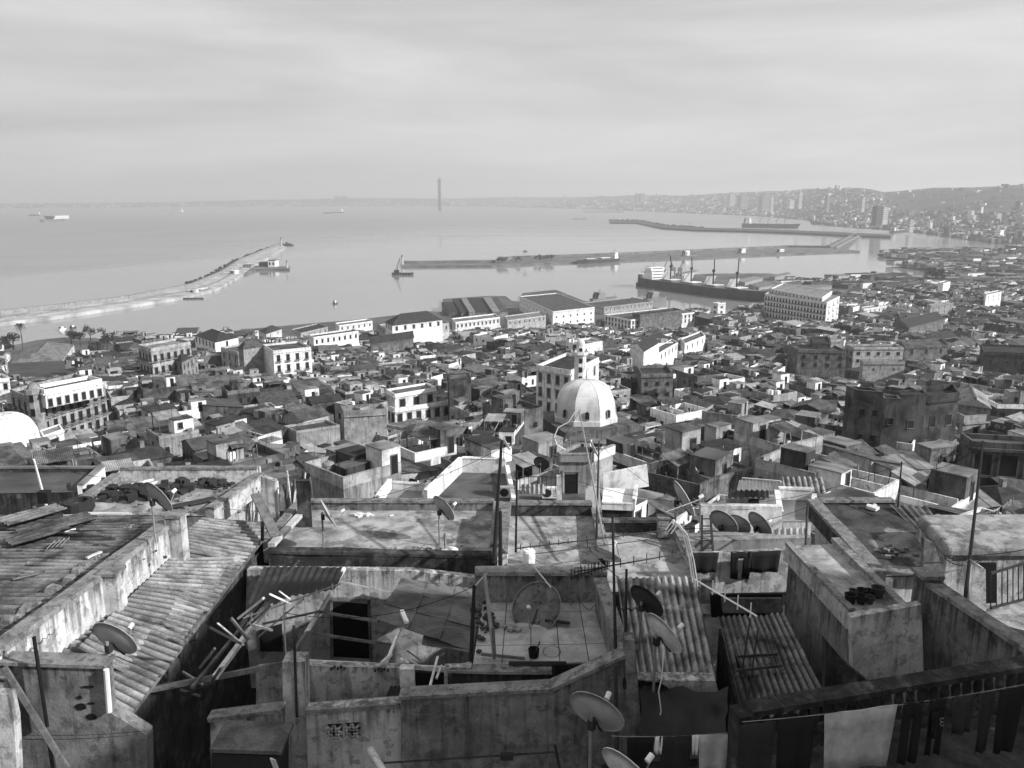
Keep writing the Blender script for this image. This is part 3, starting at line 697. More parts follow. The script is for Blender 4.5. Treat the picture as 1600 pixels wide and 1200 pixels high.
def block(name, label, A, B, C, H, floors, nab, nbc, wall=1, roof=1, kind='flat', win='plain', cat='building', group=None, below=None, ww=1.1, wh=1.9, fh=3.3, par=0.8, roofh=3.0, cornice=True, zroof=None, clear=True, wall2=None, zfloor=None):
    z = zroof if zroof is not None else roof_solve(B[0], B[1], H)
    a, b, c = (P(q[0], q[1], CAMZ - z) for q in (A, B, C)); d = a + c - b
    pl = [(p.x, p.y) for p in (a, b, c, d)]; cx = sum(p[0] for p in pl) / 4; cy = sum(p[1] for p in pl) / 4
    g = min(ground(p[0], p[1]) for p in pl) - 1.5
    if zfloor is not None: g = zfloor
    T = thing(name, label, cat, (cx, cy, g), group=group)
    mb = MB(); mb.prism(pl, g, z, cap=False); mb.build('wall', W[wall], T)
    n2 = 0.0
    if kind == 'flat':
        mb = MB(); mb.poly([(p[0], p[1], z - 0.02) for p in pl]); mb.build('roof', RF[roof], T)
        if par: mb = MB(); parapet_ring(mb, pl, z, par); mb.build('parapet', W[wall], T)
    else:
        ov = 0.5; ctr = Vector((cx, cy)); ep = []
        for p in pl:
            v = Vector(p) - ctr; v = v * (1 + ov / max(1, v.length)); ep.append((ctr.x + v.x, ctr.y + v.y))
        e = [Vector((p[0], p[1], z)) for p in ep]; l1 = (e[1] - e[0]).length; l2 = (e[2] - e[1]).length
        if l2 >= l1: m1, m2, w_ = (e[0] + e[1]) / 2, (e[2] + e[3]) / 2, l1
        else: m1, m2, w_ = (e[1] + e[2]) / 2, (e[3] + e[0]) / 2, l2
        dr = (m2 - m1).normalized(); ins = w_ * .5 if kind == 'hip' else 0.0
        r1 = m1 + dr * ins + Vector((0, 0, roofh)); r2 = m2 - dr * ins + Vector((0, 0, roofh)); mb = MB()
        if l2 >= l1: fs = [[e[1], e[2], r2, r1], [e[3], e[0], r1, r2]]; en = [[e[0], e[1], r1], [e[2], e[3], r2]]
        else: fs = [[e[0], e[1], r1, r2], [e[2], e[3], r2, r1]]; en = [[e[1], e[2], r1], [e[3], e[0], r2]]
        for f_ in fs: mb.poly(f_)
        if kind == 'hip':
            for f_ in en: mb.poly(f_)
        ro = mb.build('roof', RF[roof], T); mb = MB(); mb.beam(r1 + Vector((0,0,.1)), r2 + Vector((0,0,.1)), .4, .25); mb.build('ridge', RF[4], ro)
        if kind == 'gable':
            for f_ in en: mb = MB(); mb.poly(f_); mb.build('gable', W[wall], T)
    if cornice and kind == 'flat':
        mb = MB()
        for q1, q2 in ((pl[0], pl[1]), (pl[1], pl[2])):
            d_ = Vector((q2[0] - q1[0], q2[1] - q1[1], 0)).normalized(); nn = Vector((d_.y, -d_.x, 0)) * .15
            mb.beam(Vector((q1[0], q1[1], z - .25)) + nn, Vector((q2[0], q2[1], z - .25)) + nn, .3, .3)
        mb.build('cornice', W[wall], T)
    for (q1, q2, n_) in ((pl[0], pl[1], nab), (pl[1], pl[2], nbc)):
        if n_ and floors: wall_items(T, q1, q2, (UWD if wall in (2, 3, 4) else UW)[win], 'window', floors, n_, z - .35, fh, ww, wh, sill=0.7)
    xs_ = [q[0] for q in (A, B, C)]; ys_ = [q[1] for q in (A, B, C)]
    zb = below if below is not None else max(ys_) + (floors * fh) / b.y * F * .95
    if clear: OCC.append((pl, (min(xs_), min(ys_) - 4, max(xs_), zb), max(a.y, c.y) - 1.0))
    else: OCC.append((pl, None, b.y))
    T['_roofz'] = 0; del T['_roofz']
    return T, pl, z

WG = 'waterfront blocks'
block('apartment_block', 'five storey pale apartment block with tall windows behind the ribbed dome', (838,575), (892,584), (936,563), 17, 4, 4, 3, 0, 2, win='shutter', below=652, ww=1.0, wh=2.1, fh=3.5)
block('villa', 'white two storey villa with flat roof and dark windows left of the dome', (603,611), (617,619), (682,608), 11, 1, 0, 3, 0, 1, below=640, ww=1.5, wh=1.9, par=.5)
block('villa', 'long white lower storey with arched windows under the white villa', (604,636), (617,642), (704,629), 7.5, 1, 2, 6, 0, 0, below=662, ww=1.2, wh=2.0, par=.6)
block('bathhouse', 'low pale walled building with blank bright front left of centre', (443,668), (463,677), (531,667), 8, 0, 0, 0, 1, 1, below=706, par=.4, cornice=False)
block('bathhouse', 'blank walled terrace house with pale framed front beside the villa', (532,640), (537,649), (604,645), 9, 0, 0, 0, 1, 0, below=702, par=.9)
block('apartment_block', 'white four storey block with rows of small balconies near the waterfront', (410,541), (427,551), (486,545), 16, 3, 0, 4, 0, 1, win='balcony', below=586, ww=1.2, wh=2.4, fh=4.0)
block('apartment_block', 'pale corner block with balconies left of the white balcony block', (345,545), (372,553), (414,546), 14, 2, 3, 4, 5, 1, win='shutter', below=576, ww=1.2, wh=2.4, fh=4.0)
block('attic_house', 'pitched pale roof attic rising behind the pale corner block', (372,543), (380,546), (410,541), 17, 0, 0, 0, 1, 4, kind='hip', clear=False)
block('waterfront_block', 'grey waterfront block with balconies at the left end of the sea front', (216,542), (236,548), (298,537), 18, 3, 4, 6, 5, 0, win='balcony', below=584, group=WG, ww=1.2, wh=2.2, fh=4.2)
block('waterfront_block', 'grey block with dark pitched roof and shuttered side left of centre', (243,552), (284,566), (308,553), 14, 2, 8, 4, 1, 3, kind='hip', win='shutter', below=586, group=WG, roofh=4, ww=1.2, wh=2.0)
block('waterfront_block', 'pale hipped roof block with row of side windows on the sea front', (304,524), (336,535), (372,527), 14, 1, 6, 1, 0, 3, kind='hip', below=548, group=WG, ww=1.3, wh=2.2)
block('waterfront_block', 'low white block behind the balcony blocks on the sea front', (405,517), (416,522), (440,514), 13, 1, 0, 2, 0, 3, kind='hip', below=530, group=WG)
block('waterfront_block', 'long white terrace block with a window row behind the balcony block', (482,525), (490,529), (560,519), 13, 1, 0, 8, 0, 1, below=540, group=WG)
block('waterfront_block', 'dark roofed low block beside the white terrace block', (455,516), (470,522), (512,512), 12, 1, 0, 5, 5, 2, below=528, group=WG)
block('waterfront_block', 'white block with small roof huts on the sea front', (524,506), (530,510), (582,503), 14, 1, 0, 6, 0, 0, below=520, group=WG)
block('market_shed', 'long dark roofed shed with two tiers below the sea front', (578,534), (580,538), (646,528), 12, 0, 0, 0, 2, 3, kind='gable', below=552, group=WG)
block('station_hall', 'pale lower storey of the hipped hall on the sea front', (592,509), (612,521), (702,506), 14, 1, 4, 9, 5, 0, below=536, group=WG)
block('station_hall', 'long hall with dark hipped roof and window row on the sea front', (602,503), (613,509), (691,500), 18.5, 1, 3, 6, 0, 3, kind='hip', below=514, group=WG, roofh=5, ww=1.4, wh=2.2)
block('waterfront_block', 'long white office with a continuous row of dark windows by the piers', (706,499), (712,505), (781,497), 14, 1, 0, 11, 0, 0, below=514, group=WG)
block('waterfront_block', 'pale row of arched shops right of the window row office', (788,495), (793,502), (853,494), 12, 1, 1, 8, 5, 0, below=514, group=WG)
block('warehouse', 'large pale quay warehouse with flat roof and small square windows', (812,464), (864,488), (929,481), 20, 3, 10, 6, 0, 1, group=WG, below=508, ww=1.4, wh=1.4, fh=5.5, zroof=16)
block('office_block', 'long white office with evenly spaced dark windows right of the warehouse', (945,493), (986,501), (1086,489), 12, 2, 8, 16, 0, 1, group=WG, below=514, ww=1.4, wh=2.2)
block('office_block', 'dark attic storey on top of the long white office', (988,490), (1000,494), (1066,486), 15, 0, 0, 0, 2, 2, group=WG, clear=False)
block('quay_shed', 'long dark roofed quay shed behind the white office', (912,474), (944,481), (1020,472), 9, 1, 8, 12, 1, 1, group=WG, below=492, zroof=9)
block('arcade_block', 'long arcaded block with three tiers of galleries beside the ship basin', (1195,460), (1292,474), (1312,464), 22, 4, 20, 3, 0, 0, group=WG, win='balcony', below=502, ww=1.4, wh=2.6, fh=4.4)
block('arcade_block', 'stepped roof storey over the long arcaded block', (1205,452), (1285,466), (1300,456), 25, 1, 14, 0, 0, 0, group=WG, clear=False)
block('harbour_tower', 'small white harbour office tower standing by the ship basin', (1113,474), (1122,475), (1134,474), 16, 2, 1, 1, 0, 0, zroof=15, below=492, fh=4.5, ww=2.4, wh=1.6, clear=True)
for (A, B, C, z_, lb) in (((1150,438), (1164,441), (1192,434), 7, 'white gabled shed on the mole behind the carrier bow'), ((1205,431), (1211,433), (1236,427), 8, 'white open shed with dark front at the end of the mole'), ((1056,427), (1064,428), (1092,423), 6, 'pale low shed on the mole behind the carrier bridge'), ((1170,444), (1186,449), (1240,441), 6, 'long dark shed on the mole right of the carrier bow'), ((1240,447), (1262,451), (1300,446), 7, 'wide low grey shed right of the mole')):
    block('mole_shed', lb, A, B, C, 6, 0, 0, 0, 1, 0, zroof=z_, par=0, clear=False, zfloor=1, cat='shed', group='sheds on the mole')
# flat roofed ferry sheds on the pier
for i, (pts, z_, m_, lb) in enumerate([([(690,472),(702,487),(716,487),(706,471)], 7, RF[2], 'dark flat shed roof at the left corner of the ferry pier'), ([(707,467),(721,489),(734,487),(720,466)], 8, RF[2], 'second dark flat shed roof of the ferry pier'), ([(720,466),(733,487),(742,486),(729,465)], 9.5, RF[0], 'first pale raised strip roof on the ferry pier'),
        ([(729,465.5),(742,488),(768,487),(755,465)], 8, RF[2], 'wide dark flat shed roof in the middle of the ferry pier'), ([(755,465),(770,487),(781,486),(767,464)], 9.5, RF[0], 'second pale raised strip roof on the ferry pier'), ([(767,464.5),(781,488),(794,486),(777,464)], 8, RF[1], 'grey flat shed roof at the right side of the ferry pier')]):
    q = [P(x, y, CAMZ - z_) for x, y in pts]; T = thing('ferry_shed', lb, 'shed', (q[1].x, q[1].y, 2.5), group='ferry sheds on the pier')
    mb = MB(); mb.prism([(p.x, p.y) for p in q], 2.4, z_ - .4, cap=False); mb.build('wall', W[2], T); mb = MB(); mb.prism([(p.x, p.y) for p in q], z_ - .4, z_); mb.build('roof', m_, T)
RG = 'blocks of the right hand quarter'
block('town_house', 'grey town house with arched window and string courses on the right', (1231,540), (1247,549), (1323,551), 13, 2, 0, 4, 2, 1, group=RG, below=592, ww=1.2, wh=1.6, fh=3.6)
block('roof_hut', 'dark tin roof hut standing on the grey town house', (1266,528), (1270,537), (1298,537), 16, 0, 0, 0, 4, 2, clear=False)
block('roof_hut', 'stepped pale stair hut right of the dark tin roof hut', (1295,527), (1298,534), (1316,532), 16.5, 0, 0, 0, 1, 0, clear=False)
block('town_house', 'pale crumbling house with dark windows right of the grey town house', (1321,540), (1334,545), (1412,545), 13, 2, 2, 5, 5, 1, group=RG, below=572, ww=1.5, wh=1.5, fh=3.4)
block('town_house', 'pale blank terrace wall under the crumbling house on the right', (1344,564), (1349,568), (1414,568), 9, 1, 0, 2, 1, 0, group=RG, below=602, ww=.8, wh=.8)
block('town_house', 'grey house with long roof band right of the crumbling house', (1406,534), (1414,544), (1482,541), 13, 1, 0, 3, 2, 1, group=RG, below=565)
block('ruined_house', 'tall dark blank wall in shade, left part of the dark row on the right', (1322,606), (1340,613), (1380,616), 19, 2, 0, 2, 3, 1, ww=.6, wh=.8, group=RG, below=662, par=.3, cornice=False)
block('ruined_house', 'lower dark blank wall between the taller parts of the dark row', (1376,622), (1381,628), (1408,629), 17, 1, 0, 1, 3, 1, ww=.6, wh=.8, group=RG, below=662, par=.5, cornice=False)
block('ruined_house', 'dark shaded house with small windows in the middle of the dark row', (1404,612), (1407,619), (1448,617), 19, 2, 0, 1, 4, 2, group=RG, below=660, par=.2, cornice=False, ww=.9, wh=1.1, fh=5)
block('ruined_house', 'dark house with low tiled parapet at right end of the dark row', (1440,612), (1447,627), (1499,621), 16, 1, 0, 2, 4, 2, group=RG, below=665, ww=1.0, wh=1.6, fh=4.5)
block('shed_house', 'pale panelled shed with sloping light roof right of the dark row', (1490,610), (1498,631), (1548,638), 14, 0, 0, 0, 1, 0, group=RG, kind='gable', roofh=1.5, below=662)
block('tall_house', 'big dark brick house with black top band at the right edge', (1532,540), (1537,552), (1640,556), 14, 2, 0, 4, 4, 2, group=RG, below=585, ww=1.2, wh=1.4, fh=4.5)
block('terrace_house', 'pale terrace house with stepped white parapets right of the dark row', (1490,652), (1506,660), (1545,657), 11, 1, 0, 1, 1, 0, group=RG, below=690, par=1.2)
block('terrace_house', 'grey house with sagging balcony band below the dark row on the right', (1444,664), (1449,676), (1496,680), 10, 1, 0, 3, 1, 1, group=RG, below=706, par=1.0, ww=1.2, wh=1.6)
block('terrace_house', 'wide stained house with pale coping at the far right middle', (1500,683), (1519,697), (1640,704), 12, 1, 0, 3, 3, 1, group=RG, below=745, par=.5, ww=1.6, wh=2.2)
block('gable_house', 'wide house with dark pitched roof behind the tall dark house', (1395,505), (1420,512), (1475,498), 14, 0, 0, 0, 2, 3, kind='gable', group=RG, roofh=3.5)
block('office_block', 'white office with window row among the right hand roofs', (1346,481), (1350,484), (1391,478), 12, 1, 0, 6, 0, 0, group=RG, below=488)
block('office_block', 'pale tall block with window grid right of the white office', (1450,477), (1454,479), (1490,474), 15, 2, 0, 4, 1, 0, group=RG, below=492)
block('office_block', 'white two storey block with balcony at the far right', (1538,459), (1541,462), (1565,457), 18, 2, 0, 3, 0, 0, group=RG, below=478)
block('office_block', 'pale cube block above the right hand trees', (1466,442), (1474,444), (1485,441), 18, 2, 0, 2, 0, 0, group=RG, below=456)
block('gallery_house', 'long white gallery wall running back to the right of the dome', (1003,556), (1012,563), (1059,536), 9, 1, 0, 8, 0, 1, below=575, par=.4)
block('chapel', 'pale house with dark pitched roof at the left end of the gallery', (985,541), (1006,550), (1030,535), 14, 0, 0, 0, 0, 3, kind='gable', roofh=2.5, below=558)
block('courtyard_house', 'white walled house with low blank wall facing the gallery', (1064,531), (1070,539), (1102,526), 11, 1, 0, 4, 0, 1, below=552)
block('grey_house', 'square grey house with two dark windows right of the dome', (995,575), (1002,588), (1052,587), 12, 2, 0, 3, 2, 2, below=628, ww=.9, wh=1.0)
block('slab_house', 'slab sided dark house standing alone in the middle of the roofs', (699,586), (702,594), (736,591), 15, 0, 0, 0, 4, 1, below=628, par=.2, cornice=False)
TA = block('corner_apartment', 'ornate grey corner block with bay windows at the left edge', (16,614), (62,632), (164,603), 19, 4, 5, 8, 1, 1, win='balcony', below=680, ww=1.1, wh=2.1, fh=3.2, zroof=68.5)
block('corner_apartment', 'set back white attic storey on the ornate corner block', (50,609), (70,615), (160,597), 22, 1, 0, 7, 0, 1, below=610, ww=.9, wh=1.6, clear=False, zroof=71.2, zfloor=68)
YT = TA[1][1][1]
q = PY(57, 640, YT); T = thing('corner_turret', 'round bay turret on the corner of the ornate grey block', 'turret', (q.x, q.y, q.z - 8)); z_ = PY(57, 607, YT).z
mb = MB(); mb.lathe([(1.6, q.z - 8), (1.6, z_ - 1), (1.9, z_ - 1), (1.9, z_), (1.4, z_), (.9, z_ + 1.0), (0, z_ + 1.4)], (q.x, q.y, 0), 10); mb.build('drum', W[1], T)
for k in range(4):
    mb = MB(); mb.box((q.x + .2, q.y - 1.6, q.z - 7 + k * 3), .8, .12, 1.5); mb.build('window', M_dark, T)
block('white_house', 'bright white house cut by the left edge above the white dome', (-40,590), (-30,597), (15,594), 9, 1, 0, 3, 0, 0, below=628)
block('market_hall', 'wide market hall with pale hipped roof by the left waterfront', (43,541), (12,570), (94,567), 8, 1, 0, 7, 0, 0, kind='hip', below=592, roofh=5, ww=2.2, wh=1.8, zroof=13)
block('kiosk_house', 'small white house with one wide black window beside the white dome', (62,674), (67,683), (99,672), 8, 1, 0, 1, 0, 0, below=702, ww=2.0, wh=1.2, fh=2.6, par=.2)
# white dome at the left edge
def dome(name, label, px, py, y, rpx, hpx, n, mtl, rotd=0, drum=.18, windows=0, finial=True):
    c = PY(px, py, y); dz = proj(c)[2]; r = rpx / F * dz; h = hpx / F * dz; T = thing(name, label, 'dome', c)
    prof = [(r * 1.04, -4), (r * 1.04, 0), (r * .985, .05), (r * .97, h * drum)]
    for k in range(1, 13):
        t = k / 12 * math.pi / 2; prof.append((r * .97 * math.cos(t) ** .72, h * drum + (h * (1 - drum)) * math.sin(t) ** 1.0))
    mb = MB(); mb.lathe(prof, c, n, rot=rotd); body = mb.build('shell', mtl, T, smooth=(n > 12))
    if n <= 12:
        for k in range(n):
            a = 2 * math.pi * k / n + rotd; mb = MB(); pts = [Vector((c.x + q[0] * 1.004 * math.cos(a), c.y + q[0] * 1.004 * math.sin(a), c.z + q[1])) for q in prof[2:]]
            mb.path(pts, .022, 5); mb.build('rib', W[1], T)
    if windows:
        for k in range(n):
            a = 2 * math.pi * (k + .5) / n + rotd; ap = r * math.cos(math.pi / n); p = Vector((c.x + ap * 1.005 * math.cos(a), c.y + ap * 1.005 * math.sin(a), c.z + h * .07))
            mb = MB()
            for q in range(5):     # arched head in steps
                ww_ = .3 * math.cos(q / 5 * 1.45); mb.box((p.x, p.y, p.z + .95 + q * .065), .16, 2 * ww_, .066, a)
            mb.box(p, .16, .6, .95, a); wo_ = mb.build('window', M_dark, T)
            mb = MB()
            for s in (-1, 1): mb.box((p.x - s * .36 * math.sin(a), p.y + s * .36 * math.cos(a), p.z), .24, .1, 1.15, a)
            mb.box((p.x, p.y, p.z - .12), .28, .82, .12, a)
            mb.build('frame', W[1], wo_)
    if finial: mb = MB(); top = c + Vector((0, 0, h)); mb.tube(top - Vector((0,0,.3)), top + Vector((0, 0, 1.2)), .06); mb.lathe([(0,-.2),(.2,0),(0,.2)], top + Vector((0,0,.5)), 8); mb.build('finial', M_metal, T)
    OCC.append(([(c.x - r, c.y - r), (c.x + r, c.y - r), (c.x + r, c.y + r), (c.x - r, c.y + r)], (px - rpx, py - hpx - 2, px + rpx, py + 4), y - r)); return c, r
M_dome = mat('dome_plaster', 0.74, blotch=0.12, streak=0.18, sscale=(1.2,1.2,.2), grain=0.05, rough=.7)
c, r = dome('mosque_dome', 'large eight sided ribbed pale dome with small arched windows', 915, 647, 138, 50, 55, 8, M_dome, R(-90 + 20), .22, windows=1)
mb = MB(); mb.box((c.x, c.y, c.z - 9), 2.5 * r, 2.5 * r, 8.2, R(20)); o = mb.build('mosque_hall', W[2]); tag(o, 'square stained hall carrying the ribbed dome', 'mosque'); OCC.append(([(c.x - 7, c.y - 7), (c.x + 7, c.y - 7), (c.x + 7, c.y + 7), (c.x - 7, c.y + 7)], (860, 655, 975, 690), 130))
dome('white_dome', 'smooth bright white dome cut by the left edge', 12, 692, 128, 46, 48, 32, W[0], 0, .05)
# minaret
q = PY(906, 604, 150); dz = proj(q)[2]; S = dz / F
T = thing('minaret', 'slim pale minaret with balcony and onion cap behind the dome', 'minaret', (q.x, q.y, q.z - 12)); X0, Y0 = q.x, q.y; zz = lambda py: PY(906, py, 150).z
mb = MB(); mb.lathe([(9.6 * S, q.z - 12), (9.6 * S, zz(556)), (11 * S, zz(555)), (11 * S, zz(553))], (X0, Y0, 0), 8, rot=R(22.5)); mb.build('shaft', W[0], T)
mb = MB(); mb.lathe([(13 * S, zz(553)), (13.5 * S, zz(549)), (12.8 * S, zz(549)), (12.5 * S, zz(553))], (X0, Y0, 0), 8, rot=R(22.5)); mb.build('balcony', W[0], T)
mb = MB(); mb.lathe([(6.8 * S, zz(553)), (6.8 * S, zz(539)), (7.6 * S, zz(539)), (7.6 * S, zz(538)), (0, zz(538))], (X0, Y0, 0), 8, rot=R(22.5)); mb.build('lantern_stage', W[0], T)
mb = MB(); mb.lathe([(6.5 * S, zz(538)), (7 * S, zz(535.5)), (5.5 * S, zz(532.5)), (2 * S, zz(530.5)), (0, zz(529))], (X0, Y0, 0), 12); mb.build('cap', M_dome, T, smooth=True)
mb = MB(); mb.tube((X0, Y0, zz(530)), (X0, Y0, zz(524)), .05); mb.build('finial', M_iron, T)
for (py_, hh, ww_) in ((548, 5, 5), (566, 8, 5), (580, 8, 5), (594, 8, 5)):
    rr = 6.8 * S if py_ == 548 else 9.6 * S; p = (X0, Y0 - rr * .925 - .03, zz(py_)); mb = MB(); mb.box(p, ww_ * S, .08, hh * S); mb.build('window', M_dark, T)
OCC.append(([(X0-2,Y0-2),(X0+2,Y0-2),(X0+2,Y0+2),(X0-2,Y0+2)], (892, 524, 920, 606), 148))
# ---------------------------------------------------------------- rooftop things that are copied many times
def make_dish(rad=0.45, mtl=None, pole=1.0, name='satellite_dish'):
    """dish pointing along local +x, tilted up; origin at the pole foot"""
    T = bpy.data.objects.new(name, None); col.objects.link(T); T.empty_display_size = .3
    c = Vector((0, 0, pole + rad * .35)); ax = Vector((math.cos(R(26)), 0, math.sin(R(26)))); u = Vector((0, 1, 0)); v = ax.cross(u)
    mb = MB(); nr, na = 4, 20; dep = rad * .2
    for side in (0, 1):
        k0 = len(mb.v)
        for i in range(nr + 1):
            q = i / nr
            for j in range(na):
                t = 2 * math.pi * j / na; mb.v.append(tuple(c + u * (rad * q * math.cos(t)) + v * (rad * 1.08 * q * math.sin(t)) + ax * (dep * q * q - dep + (0 if side == 0 else -.015))))
        for i in range(nr):
            for j in range(na): mb.f.append((k0 + i*na + j, k0 + i*na + (j+1) % na, k0 + (i+1)*na + (j+1) % na, k0 + (i+1)*na + j)); mb.m.append(0)
    k1 = nr * na; k2 = k1 + (nr + 1) * na
    for j in range(na): mb.f.append((k1 + j, k1 + (j+1) % na, k2 + (j+1) % na, k2 + j)); mb.m.append(0)
    mb.build('reflector', mtl or M_dishgrey, T, local=True, smooth=True)
    mb = MB(); low = c - v * rad * 1.05 if v.z > 0 else c + v * rad * 1.05; fo = c + ax * rad * 1.0 + (low - c) * .35
    mb.tube(low, fo, .015, 5); arm = mb.build('feed_arm', M_metal, T, local=True)
    mb = MB(); mb.tube(fo, fo - ax * .12, .045, 8); mb.build('feed_horn', M_white, arm, local=True)
    mb = MB(); mb.box(c - ax * (dep + .12) - Vector((0,0,.1)), .1, .1, .16); mb.beam(c - ax * (dep + .02), low - ax * .03, .04); mb.build('bracket', M_iron, T, local=True)
    mb = MB(); mb.tube((-dep - .12, 0, 0), (-dep - .12, 0, pole + rad * .45), .028, 6); mb.build('pole', M_metal, T, local=True)
    return T
M_dishgrey = mat('dish_paint', 0.36, rough=.6, blotch=.15, bscale=2, grain=.05)
M_dishdark = mat('dish_paint_dark', 0.05, rough=.5, blotch=.2, bscale=2)
M_dishwhite = mat('dish_paint_white', 0.62, rough=.6, blotch=.15, bscale=2)
M_dishrust = mat('dish_rusty', 0.13, rough=.85, blotch=.3, bscale=3, peel=.6, pscale=3.2, grain=.2)
def far_hide(o): o.location = (0, -40, 60)
PROTO = {'grey': make_dish(), 'dark': make_dish(mtl=M_dishdark), 'white': make_dish(mtl=M_dishwhite)}
USED = set()
def dish(kind, loc, label, az=-0.55, s=1.0, group='satellite dishes', tilt=0.0, tree_=None):
    p = PROTO[kind]
    if kind not in USED: o = p; USED.add(kind)
    else: o = copy_tree(p)
    o.location = loc; o.rotation_euler = (0, tilt, az); o.scale = (s, s, s); WL[o.name] = Vector(loc)
    tag(o, label, 'dish', group); return o
def water_tank(loc, label, s=1.0, tone=None):
    T = thing('water_tank', label, 'tank', loc, group='roof tanks'); mb = MB(); mb.lathe([(.0,.02),(.5*s,.02),(.52*s,.1),(.52*s,1.0*s),(.42*s,1.15*s),(.12*s,1.2*s),(.12*s,1.28*s),(0,1.28*s)], loc, 12); mb.build('body', tone or M_white, T)
    mb = MB(); mb.tube(Vector(loc) + Vector((.5*s,0,.15)), Vector(loc) + Vector((.9*s,0,.05)), .03); mb.build('pipe', M_metal, T); return T
def ac_unit(loc, label, rot=0.0, s=1.0, box=True):
    T = thing('air_conditioner', label, 'air conditioner', loc, rot); mb = MB(); mb.box((0,0,0), .85*s, .32*s, .6*s); mb.build('casing', M_white, T, local=True)
    mb = MB(); mb.tube((-.15*s, -.165*s, .3*s), (-.15*s, -.18*s, .3*s), .24*s, 16); g = mb.build('fan_grille', M_iron, T, local=True)
    for k in range(5):
        mb = MB(); mb.box((.28*s, -.168*s, (.1 + k*.09)*s), .2*s, .012, .03*s); mb.build('louvre', M_metal, T, local=True)
    return T
def laundry(a, b, label, seed, n=5, drop=.9):
    """washing line between two points; each garment is a thing of its own"""
    a = Vector(a); b = Vector(b); r = random.Random(seed); mb = MB(); pts = [a.lerp(b, k / 8) - Vector((0, 0, .18 * math.sin(math.pi * k / 8))) for k in range(9)]
    mb.path(pts, .012, 4); o = mb.build('washing_line', M_metal); tag(o, 'washing line ' + label, 'washing line', 'washing lines')
    d = (b - a).normalized()
    for k in range(n):
        u = (k + .3 + r.random() * .4) / n; p = a.lerp(b, u) - Vector((0, 0, .18 * math.sin(math.pi * u))); w = (b - a).length / n * r.uniform(.5, .85); h = drop * r.uniform(.6, 1.1)
        garment(p, d, w, h, r.choice((M_white, W[2], M_iron, M_metal)), '%s garment %s' % (ORD[k], label), r)
def garment(p, d, w, h, mtl, label, r, n=8, name='garment', legs=False):
    nrm = Vector((-d.y, d.x, 0)); mb = MB(); ph = r.uniform(0, 6)
    for j in range(5):
        for i in range(n + 1):
            x = (i / n - .5) * w * (1 - .04 * j); q = p + d * x - Vector((0, 0, h * j / 4)) + nrm * (.03 * math.sin(ph + i * 1.3 + j * .3) * (.3 + j / 4)); mb.v.append(tuple(q))
    for j in range(4):
        for i in range(n):
            if legs and j >= 1 and i in (n // 2 - 1, n // 2): continue
            k = j * (n + 1) + i; mb.f.append((k, k + 1, k + n + 2, k + n + 1)); mb.m.append(0)
    o = mb.build(name, mtl, smooth=True); sm = o.modifiers.new('thick', 'SOLIDIFY'); sm.thickness = .012; tag(o, label, 'laundry', 'laundry on the lines'); return o
ORD = ['first','second','third','fourth','fifth','sixth','seventh','eighth','ninth','tenth','eleventh','twelfth','thirteenth','fourteenth','fifteenth','sixteenth','seventeenth','eighteenth','nineteenth']
TENS = {2:'twenty',3:'thirty',4:'forty',5:'fifty',6:'sixty',7:'seventy',8:'eighty',9:'ninety'}
def ordinal(n):
    if n <= 19: return ORD[n-1]
    t, u = divmod(n, 10); return (TENS[t][:-1] + 'ieth') if u == 0 else TENS[t] + '-' + ORD[u-1]

# trees and cars along the waterfront
tl = [(22,545,13,5,'tall dark tree behind the left end of the market hall'),(6,560,14,6,'dark tree at the left edge beside the market hall'),(112,540,12,5,'dark round tree right of the market hall by the water'),(126,541,12,5,'second round tree right of the market hall by the water'),
      (142,533,11,5,'small tree beside the white quay hut'),(178,546,13,6,'broad dark tree nearest the old waterfront block'),(168,546,10,5,'low dark bush tree left of the broad quay tree'),(150,556,9,5,'low dark tree above the parked white van'),(165,566,9,4,'small tree on the quay below the broad tree'),
      (202,562,10,5,'dark tree beside the left wall of the waterfront block'),(217,575,12,5,'dark tree at the foot of the waterfront block'),(212,572,8,4,'smaller dark tree at the foot of the waterfront block'),(50,574,8,4,'small tree in front of the market hall at left'),(66,578,7,3,'small tree in front of the market hall arcade'),(20,596,9,5,'dark tree between the market hall and the white house'),
      (146,572,9,4,'dark tree on the square below the quay'),(160,584,10,5,'leafy tree on the square above the corner block roof'),(1090,505,12,6,'dark rounded tree right of the long white office'),(1112,520,13,6,'round grey tree below the white lighthouse tower'),(1160,503,10,7,'dark hedge like tree by the ship basin'),(1176,500,11,7,'dark tree by the basin at the arcade block'),(1147,505,9,6,'low dark tree left of the basin hedge'),(1215,505,10,6,'dark tree at the foot of the arcade block'),
      (1456,442,22,9,'tall pointed conifer like tree on the right quay'),(1466,444,15,8,'shorter tree beside the pointed tree on the right quay'),(1526,480,16,11,'large round pale tree among the right hand blocks'),(1480,470,13,9,'broad tree between the right hand blocks')]
for i, (x, y, h, c, lb) in enumerate(tl): tree(x, y, h, c, lb, zb=max(2.5, roof_solve(x, y, 0.0)), seed=50 + i)
for i, (x, y, h, lb) in enumerate([(36,548,19,'tall palm standing alone behind the market hall'),(146,588,9,'small palm on the square'),(820,408.5,18,'palm on the middle jetty gardens')]): tree(x, y, h, 4.5 if i else 4, lb, zb=(3 if i == 2 else max(2.5, roof_solve(x, y, 0.0))), palm=True, seed=90 + i, group='palms')
for i, x in enumerate((778, 783, 790, 838, 846, 855, 862, 806)):
    tree(x, 411.5 - (x - 770) * .05, 8, 7, ['low dark tree at the left end of the jetty gardens','second low tree of the jetty gardens from the left','third low tree of the jetty gardens from the left','dark round tree right of the jetty palm','second round tree right of the jetty palm','third round tree right of the jetty palm','fourth round tree right of the jetty palm','low tree left of the jetty palm'][i], seed=70 + i, n=160, group='trees on the jetty')


